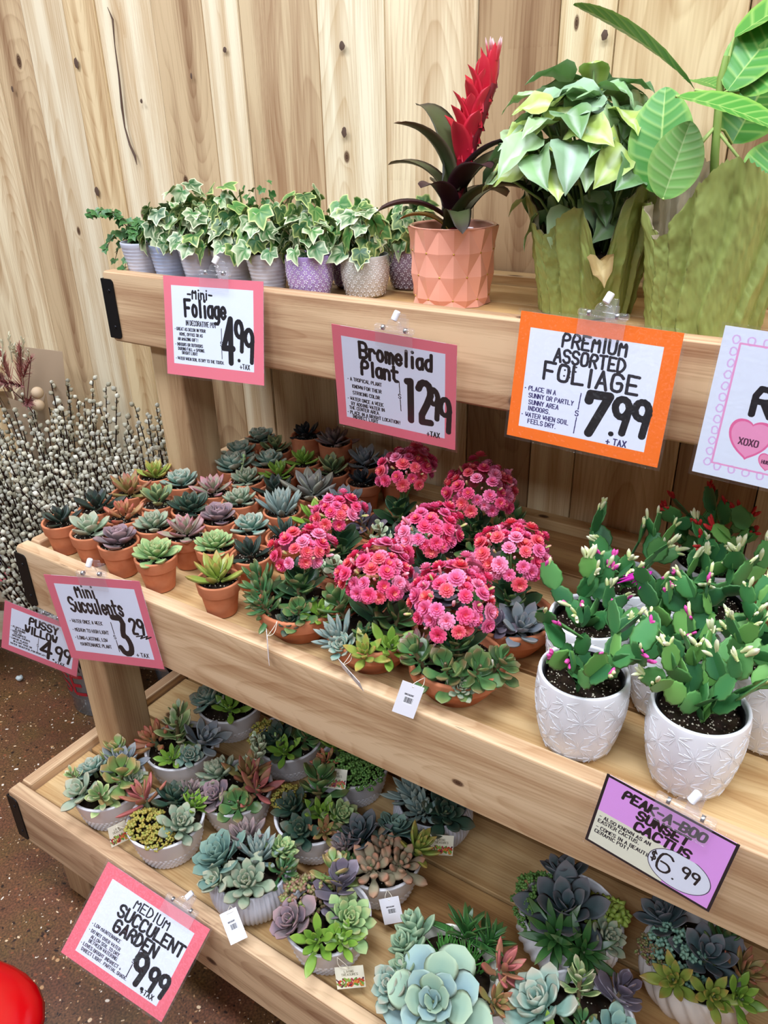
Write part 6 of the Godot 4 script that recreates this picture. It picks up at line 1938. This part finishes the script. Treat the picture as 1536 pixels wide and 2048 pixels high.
		[1.190, 0.665, "swirl", [["blue", -0.05, 0.015, 1.3], ["j5", -0.015, -0.035, 1.0], ["j3", 0.03, -0.05, 0.9], ["j1", 0.005, 0.01, 0.8], ["deepblue", 0.05, 0.0, 0.8], ["blue", 0.055, 0.04, 0.8], ["bright", -0.02, 0.05, 0.8], ["orange", 0.02, 0.05, 0.8]], "white swirled bowl garden with pale rosette and pink-tipped sprig between two swirled bowls"],
	]
	for a in rows:
		var kind: String = a[2]
		var t := thing("succulent_garden", a[4], "potted plant", Vector3(a[0], DB + 0.0006, a[1]), 0.0, "succulent gardens in ceramic bowls")
		var hh := H
		if kind == "plain":
			var p := part("bowl", plain, MT.greige_white, t)
			part("hobnail_band", nail, MT.greige_white, p)
		elif kind == "ribbed": part("bowl", ribbed, MT.greyglaze, t)
		elif kind == "swirlcream":
			part("bowl", swirl, MT.cream, t); hh = 0.085
		elif kind == "swirl":
			part("bowl", swirl, MT.white, t); hh = 0.085
		else:
			part("bowl", wavy, MT.greige, t); hh = 0.085
		part("soil", soil, MT.soil, t, Transform3D(Basis(Vector3.UP, R.randf() * TAU), Vector3(0, hh - 0.01, 0)))
		for q in a[3]:
			var p := Vector3(q[1], hh - 0.006, q[2])
			var lean := Vector3(q[1] * 9.0, 1.0, q[2] * 9.0).normalized()
			var s: String = q[0]
			if s.begins_with("sed:"):
				part("sedum", SED[s.substr(4)], MT.leaf, t, Transform3D(Basis(Vector3.UP, R.randf() * TAU).scaled(Vector3.ONE * q[3] * 1.2), p)).set_meta("kind", "stuff")
			elif s == "needles":
				part("needle_tuft", needles, MT.leaf, t, Transform3D(Basis(Vector3.UP, R.randf() * TAU).scaled(Vector3.ONE * q[3]), p)).set_meta("kind", "stuff")
			elif s.begins_with("j"): jade(t, p, q[3] * 1.2, lean, s.substr(1).to_int(), 16)
			else: clump(t, "rosette", SP[s], p + Vector3(0, 0.012, 0), q[3] * (1.27 if s != "giant" else 1.12), lean)

# ---------------------------------------------------------------- hang tags
func build_tags() -> void:
	var white := Pad.new(160, 260, Color("#f4f3f6"))
	var rr := RandomNumberGenerator.new()
	rr.seed = 3
	white.box(48, 104, 116, 170, Color("#fbfbfd"))
	var x := 52
	while x < 112:
		var w := rr.randi_range(1, 4)
		white.box(x, 112, x + w, 156, Color("#222226"))
		x += w + rr.randi_range(1, 4)
	letter(white, "SUCCULENT", 44, 96, 11, 1.2, Color("#333338"), 0.7)
	var wt := mat(Color.WHITE, 0.5)
	wt.albedo_texture = white.tex()
	var cr := Pad.new(260, 220, Color("#f1ecd2"))
	letter(cr, "LIVING", 82, 62, 22, 1.8, Color("#8a8468"), 0.8)
	letter(cr, "TREASURES", 54, 92, 22, 1.8, Color("#8a8468"), 0.8)
	for k in 60:
		var c: Color = [Color("#6a9a3a"), Color("#c9472e"), Color("#e08a3c"), Color("#5a2a3c"), Color("#8ab04a"), Color("#b0404a")][rr.randi() % 6]
		var cx := rr.randf_range(16, 244); var cy := rr.randf_range(132, 204)
		cr.line([Vector2(cx, cy), Vector2(cx + rr.randf_range(-24, 24), cy - rr.randf_range(4, 26))], rr.randf_range(5, 11), c)
	var ct := mat(Color.WHITE, 0.45)
	ct.albedo_texture = cr.tex()
	# centre, euler, size, material, point the string goes to, label
	var L := [
		[Vector3(0.904, 0.838, 0.6665), Vector3(-8, 22, -16), Vector2(0.031, 0.052), wt, Vector3(0.915, 0.862, 0.640), "white barcode tag hanging over the middle shelf's edge from a kalanchoe bowl"],
		[Vector3(0.314, 0.325, 0.776), Vector3(-10, 72, -4), Vector2(0.034, 0.044), ct, Vector3(0.345, 0.357, 0.775), "cream picture tag seen edge-on beside the bowl with golden sedum"],
		[Vector3(0.300, 0.345, 0.500), Vector3(-20, 30, -6), Vector2(0.030, 0.048), wt, Vector3(0.290, 0.358, 0.478), "white barcode tag on the deep bowl with blue rosette"],
		[Vector3(0.640, 0.335, 0.805), Vector3(-38, 35, 22), Vector2(0.030, 0.052), wt, Vector3(0.622, 0.357, 0.790), "white barcode tag leaning against the ribbed front bowl"],
		[Vector3(0.852, 0.323, 0.766), Vector3(-18, 32, 6), Vector2(0.046, 0.039), ct, Vector3(0.830, 0.358, 0.768), "cream picture tag hanging from the front bowl with lime stars"],
		[Vector3(0.850, 0.335, 0.640), Vector3(-16, 34, 10), Vector2(0.034, 0.050), wt, Vector3(0.832, 0.358, 0.625), "white barcode tag on the bowl of peach-tipped succulents"],
		[Vector3(0.622, 0.382, 0.486), Vector3(-40, 30, -6), Vector2(0.044, 0.038), ct, Vector3(0.622, 0.362, 0.480), "cream picture tag lying on the trailing green sedum"],
		[Vector3(0.862, 0.348, 0.488), Vector3(-18, 32, -4), Vector2(0.044, 0.040), ct, Vector3(0.842, 0.360, 0.472), "cream picture tag hanging from the deep ribbed bowl"],
		[Vector3(1.082, 0.330, 0.722), Vector3(-16, 30, 12), Vector2(0.040, 0.048), wt, Vector3(1.058, 0.366, 0.742), "white barcode tag beside the giant pale rosette"],
		[Vector3(0.652, 0.826, 0.6635), Vector3(0, 108, 0), Vector2(0.028, 0.050), wt, Vector3(0.650, 0.856, 0.635), "white tag seen edge-on below the finger-leaved jade bowl"],
		[Vector3(0.808, 0.838, 0.664), Vector3(0, 130, 0), Vector2(0.030, 0.050), wt, Vector3(0.790, 0.856, 0.636), "white tag lying flat on the shelf edge below the blue rosettes bowl"],
	]
	for a in L:
		var t := thing("hang_tag", a[5], "tag", a[0])
		t.rotation_degrees = a[1]
		if a[1].y > 100.0:   # stands on edge, turned along the line of sight
			var along := Vector3(-0.52, -0.62, -0.60).normalized()
			var lng: Vector3 = (Vector3(0.05, 1, 0) if a[1].y < 110.0 else Vector3(-0.9, 0.25, -0.28)).normalized()
			var nrm := along.cross(lng).normalized()
			t.basis = Basis(lng.cross(nrm).normalized(), lng, nrm) * Basis(Vector3.UP, 0.10)
		var w: float = a[2].x; var h: float = a[2].y
		var m := Mb.new()
		var f := [Vector3(-w / 2, h / 2, 0.0002), Vector3(w / 2, h / 2, 0.0002), Vector3(w / 2, -h / 2, 0.0002), Vector3(-w / 2, -h / 2, 0.0002)]
		var bk := Vector3(0, 0, -0.0005)
		m.face(f[0], f[1], f[2], f[3])
		m.face(f[1] + bk, f[0] + bk, f[3] + bk, f[2] + bk)
		for k in 4: m.face(f[k] + bk, f[(k + 1) % 4] + bk, f[(k + 1) % 4], f[k])
		part("card", m.done(), a[3], t)
		var to: Vector3 = t.transform.affine_inverse() * a[4]
		var s := Mb.new()
		for e in [-1.0, 1.0]:
			var path := []
			for k in 7:
				var u := k / 6.0
				path.append(Vector3(0, h / 2 - 0.004, 0.0006).lerp(to, u) + Vector3(e * 0.006 * sin(PI * u), -0.004 * sin(PI * u), 0.002 * sin(PI * u)))
			s.tube(path, [0.0005, 0.0005, 0.0005, 0.0005, 0.0005, 0.0005, 0.0005], 5)
		part("string", s.done(), MT.string, t)
